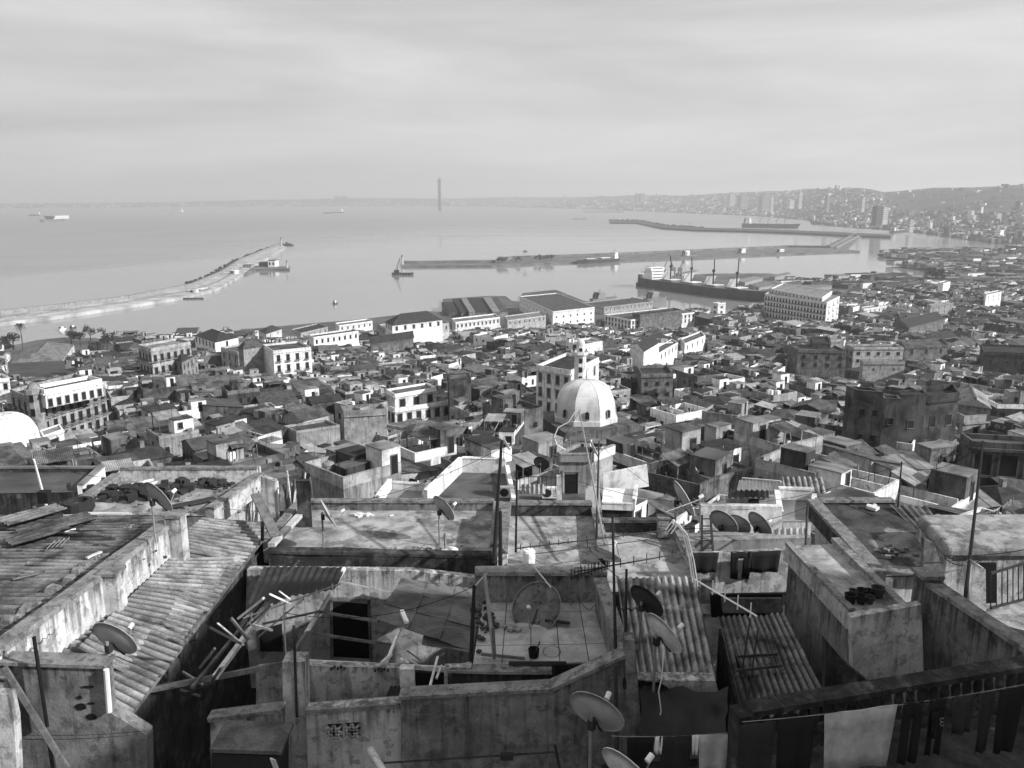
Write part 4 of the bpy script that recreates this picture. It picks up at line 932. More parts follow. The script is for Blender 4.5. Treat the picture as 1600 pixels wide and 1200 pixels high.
for i, (x, y) in enumerate(((104,560),(118,566),(128,572),(112,578),(140,566),(96,584),(80,590),(64,594),(36,596),(24,588),(134,582),(152,570),(10,582),(186,566),(194,574))):
    tree(x, y, 7 + i % 4, 3.4 + (i % 3) * .7, '%s tree of the loose row around the square before the market hall' % ordinal(i + 1), zb=max(2.5, roof_solve(x, y, 0.0)), seed=300 + i, n=260, group='trees around the square')
def car(px, py, label, tone, rot):
    z = max(2.5, roof_solve(px, py, 0.0)); q = P(px, py, CAMZ - z); T = thing('parked_car', label, 'car', q, rot, 'cars parked on the quay'); mb = MB()
    mb.hexa([(-2.1,-.85,.3),(2.1,-.85,.3),(2.1,.85,.3),(-2.1,.85,.3)], [(-2.1,-.8,.85),(2.1,-.8,.8),(2.1,.8,.8),(-2.1,.8,.85)]); mb.build('body', tone, T, local=True)
    mb = MB(); mb.hexa([(-1.5,-.78,.85),(1.0,-.78,.82),(1.0,.78,.82),(-1.5,.78,.85)], [(-1.1,-.62,1.42),(.4,-.62,1.42),(.4,.62,1.42),(-1.1,.62,1.42)]); mb.build('cabin', M_glass, T, local=True)
    for sx in (-1.35, 1.35):
        for sy in (-.8, .8): mb = MB(); mb.tube((sx, sy - .1, .32), (sx, sy + .1, .32), .32, 10); mb.build('wheel', M_cable_, T, local=True)
M_cable_ = mat('tyre_rubber', 0.02, blotch=0, grain=0); rk = random.Random(8)
for i in range(26):
    x, y = rk.uniform(98, 190), rk.uniform(548, 578); car(x, y, '%s car parked about the left quay square, counted from the harbour' % ordinal(i + 1), rk.choice((M_white, M_metal, M_hull, M_white)), rk.uniform(0, 3))

# ---------------------------------------------------------------- the old town: houses packed on the slope
rc = random.Random(21)
seeds = []
for k in range(150):
    y = 40 + 900 * rc.random() ** 1.3; x = rc.uniform(-1, 1) * (0.68 * y + 30)
    seeds.append((x, y, rc.choices((0.78, 0.62, 0.95, 0.3, -0.12, 0.5), (4, 4, 3, 1.5, 1, 2))[0] + rc.uniform(-.08, .08)))
def near_seed(x, y):
    b = None; bd = 1e18
    for i, s in enumerate(seeds):
        d = (s[0]-x)**2 + (s[1]-y)**2
        if d < bd: bd = d; b = i
    return b
cands = []
for i, (sx, sy, an) in enumerate(seeds):
    ca, sa = math.cos(an), math.sin(an); cell = 5.2 if sy < 130 else (6.6 if sy < 220 else (8.0 if sy < 380 else 11.0)); rad = 23 if sy < 130 else (19 if sy < 300 else 14)
    for a in range(-rad, rad + 1):
        for b in range(-rad, rad + 1):
            u = a * cell + (a // 3) * 1.3; v = b * cell + (b // 4) * 1.3
            x = sx + u * ca - v * sa; y = sy + u * sa + v * ca
            if y < 57 - 12 * (x > 14) - 14 * (x < -12) or abs(x) > 0.68 * y + 22: continue
            if y > coast_y(x) - 42: continue
            if near_seed(x, y) != i: continue
            w = cell * rc.uniform(.95, 1.3); d = cell * rc.uniform(.95, 1.3)
            H = rc.uniform(6.5, 10.5) if rc.random() < .8 else rc.uniform(10, 13)
            if y > 380: H *= 1.12
            if y < 72: H = rc.uniform(4.0, 6.5)
            cands.append([x, y, an + rc.uniform(-.06, .06), w, d, H])
hs = []
for (x, y, an, w, d, H) in cands:
    if any(in_poly(x, y, o[0]) for o in OCC): continue
    pq = proj((x, y, ground(x, y)))
    if 98 < pq[0] < 192 and 545 < pq[1] < 582: continue          # open square by the quay
    g = ground(x, y); ok = True
    for (pl, bx, yd) in OCC:
        if bx is None or y >= yd: continue
        p1 = proj((x - w*.6, y, g + H + 3.0)); p2 = proj((x + w*.6, y, g + H + 3.0))
        if p2[0] < bx[0] or p1[0] > bx[2]: continue
        ptop = min(p1[1], p2[1])
        if ptop < bx[3]:
            need = PY(p1[0], bx[3], y - d*.5).z - 3.1 - g
            if need < 2.0:
                ok = False; break
            H = min(H, need)
    if not ok: continue
    p = proj((x, y, g + H))
    if p[0] < -140 or p[0] > 1740: continue
    tone = rc.choices(range(6), (16, 22, 25, 16, 8, 13))[0] if y < 420 else rc.choices(range(6), (14, 22, 24, 16, 9, 15))[0]
    kind = rc.choices(('flat', 'gable', 'hip', 'mono'), (56, 17, 13, 14) if y > 130 else (62, 9, 6, 23))[0]
    if kind in ('gable', 'hip'): w *= .84; d *= .84
    hs.append(dict(x=x, y=y, an=an, w=w, d=d, H=H, g=g, tone=tone, kind=kind, roof=rc.choices((0, 1, 2), (6, 4, 2))[0], px=p[0], py=p[1], size=w * F / p[2], s=rc.random()))
hs.sort(key=lambda q: -q['size'] * (1 if -20 < q['px'] < 1620 else .2))
INDIV = hs[:300]; REST = hs[300:]
def hcorners(q, e=0.0):
    ca, sa = math.cos(q['an']), math.sin(q['an']); w, d = q['w']/2 + e, q['d']/2 + e
    return [(q['x'] + x*ca - y*sa, q['y'] + x*sa + y*ca) for x, y in ((-w,-d),(w,-d),(w,d),(-w,d))]
def house_parts(q, r, fine):
    """returns list of (part name, MB, material index) and lists of window places"""
    pl = hcorners(q); z0 = q['g'] - 4; z1 = q['g'] + q['H']; out = []; wins = []; tone = IW + q['tone']
    ph = r.choice((.35, .6, .9, 1.1)) if q['kind'] == 'flat' else 0
    mb = MB(); mb.prism(pl, z0, z1, cap=False); out.append(('wall', mb, tone))
    if q['kind'] == 'flat':
        mb = MB(); mb.poly([(p[0], p[1], z1 - .02) for p in pl]); out.append(('roof', mb, IR + q['roof']))
        mb = MB(); parapet_ring(mb, pl, z1, ph, .22); out.append(('parapet', mb, tone if r.random() < .75 else IW + r.choice((0, 5, 2))))
        ca, sa = math.cos(q['an']), math.sin(q['an'])
        def loc(u, v): return (q['x'] + u*ca - v*sa, q['y'] + u*sa + v*ca)
        if r.random() < .62:       # stair hut
            hw, hd, hh = r.uniform(2, 3.6), r.uniform(2, 3.2), r.uniform(2.1, 2.8); u = r.choice((-1, 1)) * (q['w']/2 - hw/2 - .02); v = r.choice((-1, 1)) * (q['d']/2 - hd/2 - .02)
            X, Y = loc(u, v); mb = MB(); mb.box((X, Y, z1 - .01), hw, hd, hh, q['an']); out.append(('stair_hut', mb, IW + r.choice((q['tone'], q['tone'], 0, 1, 2))))
            mb = MB(); mb.box((X, Y, z1 + hh), hw + .08, hd + .08, .1, q['an']); out.append(('hut_roof', mb, IR + r.choice((0, 0, 1, 2))))
            wins.append((*loc(u + .3, v - hd/2 - .004), z1 + .02, q['an'], .75, 1.85, 'door'))
        if r.random() < .5:        # lean-to of corrugated sheet
            lw, ld = r.uniform(2.2, q['w'] * .6), r.uniform(1.8, 3.4); u = r.uniform(-1, 1) * (q['w']/2 - lw/2 - .3); v = q['d']/2 - ld/2 - .25
            if r.random() < .5: v = -v
            c4 = [loc(u + x, v + y) for x, y in ((-lw/2, -ld/2), (lw/2, -ld/2), (lw/2, ld/2), (-lw/2, ld/2))]; za, zb = z1 + r.uniform(1.5, 2.0), z1 + r.uniform(1.9, 2.6)
            out.append(('lean_to_roof', ('sheet', [(*c4[0], za), (*c4[1], za), (*c4[2], zb), (*c4[3], zb)]), r.choice((IT, IT, ITP))))
            pm_ = IW + r.choice((1, 2, 3))
            for p_ in c4: mb = MB(); mb.box((p_[0], p_[1], z1), .1, .1, (za if p_ in c4[:2] else zb) - z1, q['an']); out.append(('lean_to_post', mb, pm_))
            if r.random() < .6: mb = MB(); mb.prism([c4[3], c4[2], loc(u + lw/2, v + ld/2 - .1), loc(u - lw/2, v + ld/2 - .1)], z1, zb - .1); out.append(('lean_to_wall', mb, pm_))
        for k_ in range(r.choice((0, 0, 1, 1, 2))):     # rooms added on the roof
            aw, ad, ah = r.uniform(1.6, q['w'] * .55), r.uniform(1.6, q['d'] * .5), r.uniform(.9, 2.9); u = r.uniform(-1, 1) * (q['w']/2 - aw/2); v = r.uniform(-1, 1) * (q['d']/2 - ad/2)
            X, Y = loc(u, v); tn = r.choice((q['tone'], r.randrange(6), r.randrange(6))); mb = MB(); mb.box((X, Y, z1 - .02), aw, ad, ah, q['an'] + r.choice((0, 0, .12, -.1))); out.append(('roof_room', mb, IW + tn))
            mb = MB(); mb.box((X, Y, z1 + ah - .02), aw + .06, ad + .06, .08, q['an']); out.append(('room_roof', mb, IR + r.choice((0, 0, 1, 2, 4))))
            if ah > 1.7: wins.append((*loc(u + r.uniform(-.2, .2) * aw, v - ad/2 - .004), z1 + .7, q['an'], .6, .8, 'plain')); 
        if r.random() < .25:       # low dividing wall
            u = r.uniform(-.25, .25) * q['w']; a, b = loc(u, -q['d']/2 + .2), loc(u, q['d']/2 - .2); mb = MB(); mb.beam((*a, z1 + .45), (*b, z1 + .45), .2, .9); out.append(('dividing_wall', mb, tone))
    else:
        e = hcorners(q, .3); rh = r.uniform(1.4, 2.6) * q['w'] / 10; rm = IR + r.choice((3, 3, 4, 1)); mb = MB()
        if q['kind'] == 'mono':
            z2 = z1 + r.uniform(.8, 1.8); E = [(*e[0], z1), (*e[1], z1), (*e[2], z2), (*e[3], z2)]
            if r.random() < .5: E = [E[0], E[1], (*e[2], z1), (*e[3], z1)]; E = [(*e[0], z2), (*e[1], z1), (*e[2], z1), (*e[3], z2)]
            if r.random() < (.45 if q['y'] > 130 else .8): out.append(('roof_sheet', ('sheet', E), r.choice((IT, ITP, IT))))
            else: mb.poly(E); out.append(('roof', mb, rm))
            mb = MB(); mb.prism(pl, z1 - .01, [min(p[2] for p in E) if abs(p[2] - z1) < .01 else z2 - .1 for p in E], cap=False); out.append(('gable', mb, tone))
        else:
            ins = q['w'] * .45 if q['kind'] == 'hip' else 0
            E = [Vector((*p, z1)) for p in e]; m1 = (E[0] + E[3]) / 2; m2 = (E[1] + E[2]) / 2; dr = (m2 - m1).normalized(); r1 = m1 + dr * ins + Vector((0,0,rh)); r2 = m2 - dr * ins + Vector((0,0,rh))
            mb.poly([E[0], E[1], r2, r1]); mb.poly([E[2], E[3], r1, r2])
            if ins: mb.poly([E[1], E[2], r2]); mb.poly([E[3], E[0], r1])
            out.append(('roof', mb, rm))
            if not ins:
                for t3 in ([E[1], E[2], r2], [E[3], E[0], r1]):
                    mb = MB(); mb.poly([p - (p - Vector((q['x'], q['y'], p.z))).normalized() * .3 for p in t3]); out.append(('gable', mb, tone))
            if r.random() < .4:
                c = r1.lerp(r2, r.random()); mb = MB(); mb.box((c.x, c.y, c.z - .8), .5, .5, 1.5, q['an']); out.append(('chimney', mb, IW + 1))
    for fi in range(4):            # faces that can be seen from the hill
        a, b = pl[fi], pl[(fi + 1) % 4]; d_ = Vector((b[0]-a[0], b[1]-a[1])); nn = Vector((d_.y, -d_.x)).normalized()
        if nn.dot(Vector((-q['x'], -q['y'])).normalized()) < .12: continue
        if r.random() < .12: continue
        nw = r.choice((2, 2, 3, 3)) if fine else r.choice((2, 3, 4)); an = math.atan2(d_.y, d_.x)
        for fl in range(1 if q['H'] < 6 else 2):
            for k in range(nw):
                if r.random() < .18: continue
                u = (k + .5 + r.uniform(-.15, .15)) / nw; wins.append((a[0] + d_.x*u + nn.x*.004, a[1] + d_.y*u + nn.y*.004, z1 - 2.3 - fl * 3.0, an, r.choice((.6, .8, 1.0)), r.choice((.8, 1.1, 1.5)), r.choice(('plain', 'plain', 'shutter'))))
    return out, wins
# far houses: one mass
mb = MB()
for q in REST:
    r = random.Random(int(q['s'] * 1e9)); parts, wins = house_parts(q, r, False)
    for nm, pm, mi in parts:
        if isinstance(pm, tuple): mb.poly(pm[1], mi); continue
        k = len(mb.v); mb.v += pm.v; mb.f += [tuple(i + k for i in f) for f in pm.f]; mb.m += [mi] * len(pm.f)
    for (x, y, z, an, w_, h_, kd) in wins: mb.box((x, y, z), w_ * 1.1, .1, h_ * 1.1, an, ID)
    if q['kind'] == 'flat':
        for k in range(r.choice((2, 3, 5, 7))):
            X, Y = q['x'] + r.uniform(-.3, .3) * q['w'], q['y'] + r.uniform(-.3, .3) * q['d']; mb.box((X, Y, q['g'] + q['H']), r.uniform(.5, 1.6), r.uniform(.5, 1.6), r.uniform(.5, 1.5), q['an'], r.choice((0, 1, 5, 3, ID, IT)))
o = mb.build('far_houses', CITY); tag(o, 'jumble of small far houses covering the slope down to the harbour', 'houses', kind='stuff')
# the three hundred houses that show largest
bands = [(0, 600, 'above the dome line'), (600, 625, 'level with the dome top'), (625, 650, 'level with the dome middle'), (650, 675, 'level with the dome foot'), (675, 700, 'just below the dome'), (700, 725, 'well behind near terraces'), (725, 755, 'just behind near terraces'), (755, 2000, 'touching near terraces')]
for lo, hi, words in bands:
    for sd in (0, 1):
        grp = sorted([q for q in INDIV if lo <= q['py'] < hi and (q['px'] >= 800) == bool(sd)], key=lambda q: q['px'] * (-1 if sd else 1))
        for k, q in enumerate(grp): q['label'] = '%s from %s %s' % (ordinal(k + 1), 'right' if sd else 'left', words)
TN = ['white', 'pale', 'grey', 'stained grey', 'dark', 'cream pale']; KN = {'flat': 'flat-roofed', 'gable': 'gabled', 'hip': 'hip-roofed', 'mono': 'lean-roofed'}
CL = MB(); rcl = random.Random(77)
for q in INDIV:
    r = random.Random(int(q['s'] * 1e9)); parts, wins = house_parts(q, r, True)
    T = thing('casbah_house', '%s %s house, %s' % (TN[q['tone']], KN[q['kind']], q['label']), 'house', (q['x'], q['y'], q['g']), group='houses of the old town')
    for nm, pm, mi in parts:
        if isinstance(pm, tuple):
            c4 = [Vector(p) for p in pm[1]]; ns = max(1, round((c4[1] - c4[0]).length / 1.1)); kk = 'pale' if mi == ITP else 'mid'
            for s_ in range(ns):
                a = c4[0].lerp(c4[1], s_ / ns); b = c4[0].lerp(c4[1], (s_ + 1) / ns); a2 = c4[3].lerp(c4[2], s_ / ns)
                sheet_obj(UCS[kk], 'roof_sheet', T, a + Vector((0, 0, r.uniform(0, .04))), b - a, (a2 - a) * r.uniform(.95, 1.04))
            continue
        pm.build(nm, CITY[mi], T)
    for (x, y, z, an, w_, h_, kd) in wins: inst(UD if kd == 'door' else (UWD if q['tone'] in (2, 3, 4) else UW)[kd], 'door' if kd == 'door' else 'window', T, (x, y, z), (0, 0, an), (w_, 1, h_))
    zr = q['g'] + q['H']
    if q['kind'] == 'flat':
        for k in range(rcl.choice((6, 9, 14, 18))):
            ca, sa = math.cos(q['an']), math.sin(q['an']); u, v = rcl.uniform(-.44, .44) * q['w'], rcl.uniform(-.44, .44) * q['d']; X, Y = q['x'] + u*ca - v*sa, q['y'] + u*sa + v*ca; tp = rcl.random(); mi = rcl.choice((0, 1, 2, 3, 5, ID, IT, ITP))
            if tp < .55: CL.box((X, Y, zr - .02), rcl.uniform(.15, .7), rcl.uniform(.15, .6), rcl.uniform(.12, .7), rcl.uniform(0, 3), mi)
            elif tp < .8: CL.beam((X, Y, zr + .1), (X + rcl.uniform(-1, 1), Y + rcl.uniform(-1, 1), zr + rcl.uniform(.1, 1.6)), .07, .05, mi)
            else: CL.tube((X, Y, zr - .02), (X + rcl.uniform(-.1, .1), Y, zr + rcl.uniform(1, 2.4)), .035, 4, m=ID if rcl.random() < .6 else 1)
    if q['kind'] == 'flat' and q['y'] < 175:
        ca, sa = math.cos(q['an']), math.sin(q['an'])
        def loc(u, v): return Vector((q['x'] + u*ca - v*sa, q['y'] + u*sa + v*ca, zr))
        lb = 'on house ' + q['label']
        if r.random() < .6:
            for k in range(r.choice((1, 1, 2, 3))):
                kd = r.choice(('grey', 'white', 'grey', 'dark')); dish(kd, loc(r.uniform(-.38, .38) * q['w'], r.uniform(-.4, .4) * q['d']), '%s %s dish %s' % (ORD[k], kd, lb), 0.8 + r.uniform(-.35, .35), r.uniform(.8, 1.35))
        if r.random() < .55:
            for k in range(r.choice((1, 1, 2))):
                b0 = loc(r.uniform(-.42, .42) * q['w'], r.uniform(-.42, .42) * q['d']); mb = MB(); tp = b0 + Vector((r.uniform(-.25, .25), 0, r.uniform(2, 4.2))); mb.tube(b0, tp, .03, 5)
                for e_ in range(4): cc_ = tp - Vector((0, 0, .12 * e_)); mb.beam(cc_ - Vector((.35 - .05 * e_, 0, 0)), cc_ + Vector((.35 - .05 * e_, 0, 0)), .02)
                o_ = mb.build('roof_aerial', M_iron if r.random() < .6 else M_metal); tag(o_, '%s thin roof aerial %s' % (ORD[k], lb), 'aerial', 'roof aerials')
        if r.random() < .3: water_tank(loc(r.uniform(-.38, .38) * q['w'], r.uniform(-.4, .4) * q['d']), 'round roof tank ' + lb, r.uniform(.8, 1.2), r.choice((M_white, M_metal, M_iron)))
        if r.random() < .3 and q['y'] < 120:
            v = r.uniform(-.35, .35) * q['d']; laundry(loc(-q['w'] * .42, v) + Vector((0, 0, 1.7)), loc(q['w'] * .42, v) + Vector((0, 0, 1.7)), lb, r.random(), r.choice((3, 4, 6)))

o = CL.build('roof_clutter', CITY); tag(o, 'small household clutter and sticks scattered over the old town roofs', 'clutter', kind='stuff')
# ---------------------------------------------------------------- foreground roofs and yards
FP = mat('old_limewash', 0.48, streak=.4, sscale=(6.0,6.0,.6), blotch=.22, bscale=2.2, peel=.4, pscale=2.6, grain=.14, gscale=18, bump=.4, rand=.1, drip=.6)
FG = mat('weathered_plaster', 0.2, streak=.4, sscale=(6.0,6.0,.6), blotch=.28, bscale=2.0, peel=.35, pscale=2.4, grain=.16, gscale=18, bump=.45, rand=.1, drip=.65)
FD = mat('mould_and_shade_plaster', 0.045, streak=.4, sscale=(6.0,6.0,.7), blotch=.4, bscale=2.2, peel=-1.0, pscale=1.6, grain=.2, gscale=14, bump=.4, rand=.1, drip=.5)  # mould tone, also used as painted shade on the lean-to wall
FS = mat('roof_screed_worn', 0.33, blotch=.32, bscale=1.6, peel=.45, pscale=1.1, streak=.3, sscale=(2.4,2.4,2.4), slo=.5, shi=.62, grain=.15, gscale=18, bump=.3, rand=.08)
FE = mat('terrace_screed_pale', 0.36, blotch=.22, bscale=1.4, peel=.2, pscale=1.8, grain=.12, gscale=18, bump=.2, rand=.06)
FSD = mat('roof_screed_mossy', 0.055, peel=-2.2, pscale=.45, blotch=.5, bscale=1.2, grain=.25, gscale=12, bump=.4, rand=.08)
FC = mat('coping_render', 0.2, peel=.45, pscale=4, blotch=.3, bscale=3.5, grain=.2, gscale=20, bump=.4, rand=.1)
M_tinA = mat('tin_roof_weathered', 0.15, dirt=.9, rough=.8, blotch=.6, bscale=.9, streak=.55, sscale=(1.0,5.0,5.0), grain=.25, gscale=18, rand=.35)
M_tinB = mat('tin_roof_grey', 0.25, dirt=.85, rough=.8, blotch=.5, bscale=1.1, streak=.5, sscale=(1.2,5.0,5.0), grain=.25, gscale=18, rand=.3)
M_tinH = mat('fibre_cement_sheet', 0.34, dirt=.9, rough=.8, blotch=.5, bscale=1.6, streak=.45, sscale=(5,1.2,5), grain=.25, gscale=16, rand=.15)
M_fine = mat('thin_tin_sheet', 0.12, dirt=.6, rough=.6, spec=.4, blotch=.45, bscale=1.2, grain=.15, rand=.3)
M_cloth = mat('grey_cloth', 0.36, blotch=.15, bscale=3); M_clothd = mat('black_cloth', 0.012, blotch=0, grain=0); M_clothm = mat('dark_cloth', 0.03, blotch=.1)
M_cable = mat('cable_black', 0.01, blotch=0, grain=0)

def panel(name, mtl, pts, y, th, parent=None):
    """upright wall whose outline is given where it is seen; it stands at distance y and is th thick"""
    f = [PY(a, b, y) for a, b in pts]; k = len(f); mb = MB(); mb.v = [tuple(p) for p in f] + [(p.x, p.y + th, p.z) for p in f]
    mb.f = [tuple(range(k)), tuple(range(2*k - 1, k - 1, -1))] + [(i, i + k, (i+1) % k + k, (i+1) % k) for i in range(k)]; mb.m = [0] * len(mb.f)
    return mb.build(name, mtl, parent)
def slab_px(name, mtl, pts, h, depth, parent=None, hs=None):
    q = [P(a, b, (hs[i] if hs else h)) for i, (a, b) in enumerate(pts)]; mb = MB(); k = len(q)
    mb.v = [tuple(p) for p in q] + [(p.x, p.y, p.z - depth) for p in q]
    mb.f = [tuple(range(k)), tuple(range(2*k-1, k-1, -1))] + [(i, i + k, (i+1) % k + k, (i+1) % k) for i in range(k)]; mb.m = [0] * len(mb.f)
    return mb.build(name, mtl, parent)
def wallbeam(name, mtl, a, b, th, hgt, parent=None, cop=None, copm=None, ov=.05):
    """wall whose top centre line runs a-b, hgt high; optional coping"""
    a = Vector(a); b = Vector(b); d = Vector((0, 0, hgt / 2)); mb = MB()
    dr = b - a; r_ = Vector((dr.y, -dr.x, 0)).normalized() * th / 2
    dn = Vector((0, 0, -hgt))
    mb.hexa([a - r_ + dn, b - r_ + dn, b + r_ + dn, a + r_ + dn], [a - r_, b - r_, b + r_, a + r_]); o = mb.build(name, mtl, parent)
    if cop:
        mb = MB(); r2 = r_.normalized() * (th / 2 + ov); up = Vector((0, 0, cop)); n_ = max(1, int(dr.length / 1.1)); ra = random.Random(int(abs(a.x * 77 + b.y * 31) * 10))
        for k in range(n_ + 1):
            c = a.lerp(b, k / n_); w1 = 1 + ra.uniform(-.12, .12); j = Vector((0, 0, ra.uniform(-.02, .02))); mb.v += [tuple(c - r2 * w1 - Vector((0,0,.02))), tuple(c + r2 * w1 - Vector((0,0,.02))), tuple(c + r2 * w1 * .9 + up + j), tuple(c - r2 * w1 * .9 + up + j)]
        for k in range(n_):
            i = k * 4
            for s in range(4): mb.f.append((i + s, i + (s+1) % 4, i + 4 + (s+1) % 4, i + 4 + s)); mb.m.append(0)
        mb.f += [(0, 1, 2, 3), (n_*4 + 3, n_*4 + 2, n_*4 + 1, n_*4)]; mb.m += [0, 0]
        mb.build('coping', copm or FC, o if parent is None else parent)
    return o
def corr_quad(parent, c00, c10, c11, c01, nu, nv, mtl, wave=.177, amp=.028, name='roof_sheet', seed=0, gap=0.0, skip=(), per=6):
    """corrugated roof over a quad; ridges run along v (c00->c01); nu x nv sheets, each a part"""
    c00, c10, c11, c01 = map(Vector, (c00, c10, c11, c01)); r = random.Random(seed)
    def S(u, v): return c00.lerp(c10, u).lerp(c01.lerp(c11, u), v)
    nrm = (c10 - c00).cross(c01 - c00).normalized(); nrm = nrm if nrm.z > 0 else -nrm; W_ = (c10 - c00).length; out = []
    for j in range(nv):
        for i in range(nu):
            if (i, j) in skip: continue
            u0, u1 = i / nu, (i + 1) / nu + .06 / nu; v0, v1 = j / nv - (.03 / nv if j else 0), (j + 1) / nv + .05 / nv + r.uniform(-.03, .03) / nv
            lift = .012 * (i % 2) + .03 * j / max(1, nv) + r.uniform(0, .018); tl = r.uniform(-.012, .012); k = max(6, int((u1 - u0) * W_ / wave * per)); m_ = 4; mb = MB()
            for b in range(m_ + 1):
                v = v0 + (v1 - v0) * b / m_
                for a in range(k + 1):
                    u = u0 + (u1 - u0) * a / k; p = S(u, v) + nrm * (amp * math.cos(2 * math.pi * u * W_ / wave) + lift + tl * (b - 2) + .012 * math.sin(a * .13 + b * 1.3 + seed)); mb.v.append(tuple(p))
            for b in range(m_):
                for a in range(k): q = b * (k + 1) + a; mb.f.append((q, q + 1, q + k + 2, q + k + 1)); mb.m.append(0)
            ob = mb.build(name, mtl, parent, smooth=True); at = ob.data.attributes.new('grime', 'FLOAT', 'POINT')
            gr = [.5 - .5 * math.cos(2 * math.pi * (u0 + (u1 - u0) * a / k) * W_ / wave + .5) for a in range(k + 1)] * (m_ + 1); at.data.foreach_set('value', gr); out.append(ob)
    return out
def rod(name, label, cat, a, b, r, mtl=None, parent=None, group=None, r2=None, n=7):
    mb = MB(); mb.tube(a, b, r, n, r2); o = mb.build(name, mtl or M_iron, parent)
    if parent is None: tag(o, label, cat, group)
    return o
def plank(label, a, b, w, h, mtl, name='plank', cat='plank', group='loose planks and beams', parent=None):
    mb = MB(); mb.beam(a, b, w, h, up=Vector((0, .3, 1))); o = mb.build(name, mtl, parent)
    if parent is None: tag(o, label, cat, group)
    return o
def yagi(label, a, b, n, el, mast=None, mtl=None, lower=False, vert=True, grow=.0):
    """TV aerial: boom a-b with n cross elements, optional mast foot"""
    a = Vector(a); b = Vector(b); T = thing('tv_aerial', label, 'aerial', a, group='television aerials'); mb = MB(); mb.tube(a, b, .02, 5); mb.build('boom', mtl or M_iron, T)
    d = (b - a).normalized(); s = Vector((0, 0, 1)) if vert else d.cross(Vector((0, 0, 1))).normalized()
    for k in range(n):
        p = a.lerp(b, (k + .5) / n); e = el * (1 + grow * (k / n)); mb = MB(); mb.tube(p - s * e * .5, p + s * e, .012 if not mtl else .014, 4); mb.build('element', mtl or M_iron, T)
    if lower: mb = MB(); o_ = Vector((0, 0, -.22)); mb.tube(a.lerp(b, .1) + o_, a.lerp(b, .75) + o_, .012, 5); mb.tube(a.lerp(b, .4), a.lerp(b, .4) + o_, .01, 4); mb.build('brace', mtl or M_iron, T)
    if mast is not None: mb = MB(); mb.tube(mast[0], mast[1], .018, 6); mb.build('mast', mtl or M_iron, T)
    return T
def cable(label, pts, r=.006, mtl=None, name='cable'):
    mb = MB(); mb.path(pts, r, 4); o = mb.build(name, mtl or M_cable); tag(o, label, 'cable', 'loose cables'); return o
def sag(a, b, s, n=10): return [Vector(a).lerp(Vector(b), k / n) - Vector((0, 0, s * 4 * (k/n) * (1 - k/n))) for k in range(n + 1)]
def rubble(name, label, ctr, sx, sy, n, smin, smax, mtl, seed):
    r = random.Random(seed); mb = MB()
    for k in range(n):
        x, y = ctr[0] + r.gauss(0, sx), ctr[1] + r.gauss(0, sy); s = r.uniform(smin, smax); mb.box((x, y, ctr[2] - .01), s, s * r.uniform(.4, 1.2), s * r.uniform(.25, .7), r.uniform(0, 3))
    o = mb.build(name, mtl); tag(o, label, 'rubble', kind='stuff'); return o
V3 = Vector
# ----- left: two tin roofs with a wall between them
T = thing('left_shed', 'low shed at the left edge under a wide weathered corrugated roof', 'shed', (-14, 18, 95))
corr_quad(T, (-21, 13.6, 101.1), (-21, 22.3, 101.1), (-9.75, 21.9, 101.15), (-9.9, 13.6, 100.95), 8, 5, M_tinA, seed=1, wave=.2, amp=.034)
mb = MB(); mb.prism([(-21,13.8),(-9.95,13.8),(-9.75,21.8),(-21,22.0)], 94, 100.8); mb.build('wall', FG, T)
a, b = P(-14, 1023, 8.6), P(262, 818, 8.6)
Wl = wallbeam('party_wall', FP, a, b, .34, 5, cop=.1); tag(Wl, 'long low plastered wall with rough coping between the two tin roofs', 'wall')
for (u, dz, lb) in ((.53, .05, 'pier'), (.985, .28, 'pier')):
    c = a.lerp(b, u); mb = MB(); mb.box((c.x + .28, c.y, c.z - 1.6), .42, .42, 1.6 + dz); mb.build('pier', FP, Wl)
    mb = MB(); mb.box((c.x + .28, c.y, c.z + dz), .5, .5, .07); mb.build('pier_cap', FC, Wl)
T = thing('lean_to', 'narrow sunlit corrugated lean-to roof sloping right from the plastered wall', 'lean-to', (-8.4, 19, 95))
bl, br = P(48, 1036, 9.45), P(192, 1118, 10.1); tl, tr = P(316, 809, 9.45), P(421, 819, 10.0)
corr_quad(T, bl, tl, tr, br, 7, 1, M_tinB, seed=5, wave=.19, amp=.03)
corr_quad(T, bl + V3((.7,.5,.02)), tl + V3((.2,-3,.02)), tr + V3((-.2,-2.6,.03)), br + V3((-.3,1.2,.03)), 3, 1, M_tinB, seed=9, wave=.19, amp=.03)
mb = MB(); mb.prism([(bl.x-.2, bl.y), (br.x - .1, br.y + .1), (tr.x - .1, tr.y), (tl.x, tl.y)], 93, [100.3, 99.6, 99.7, 100.3]); mb.build('wall', FD, T)  # dark plaster paints in the dim void below the roof edge
mb = MB(); mb.beam(br + V3((.05, -.1, -.08)), tr + V3((.05, 0, -.08)), .12, .1); mb.build('eaves_beam', M_wood, T)
T = thing('yard_wall', 'cracked plaster wall with holes at the bottom left corner', 'wall', (-9.5, 14.4, 95))
panel('wall_face', FG, [(-90,1034),(60,1037),(165,1043),(167,1075),(170,1113),(196,1128),(229,1149),(231,1300),(-90,1300)], 14.3, .3, T)
mb = MB(); p1, p2 = PY(-90,1033,14.3), PY(166,1042,14.3); mb.beam(p1 + V3((0,.15,.02)), p2 + V3((0,.15,.02)), .42, .07); mb.build('coping', FC, T)
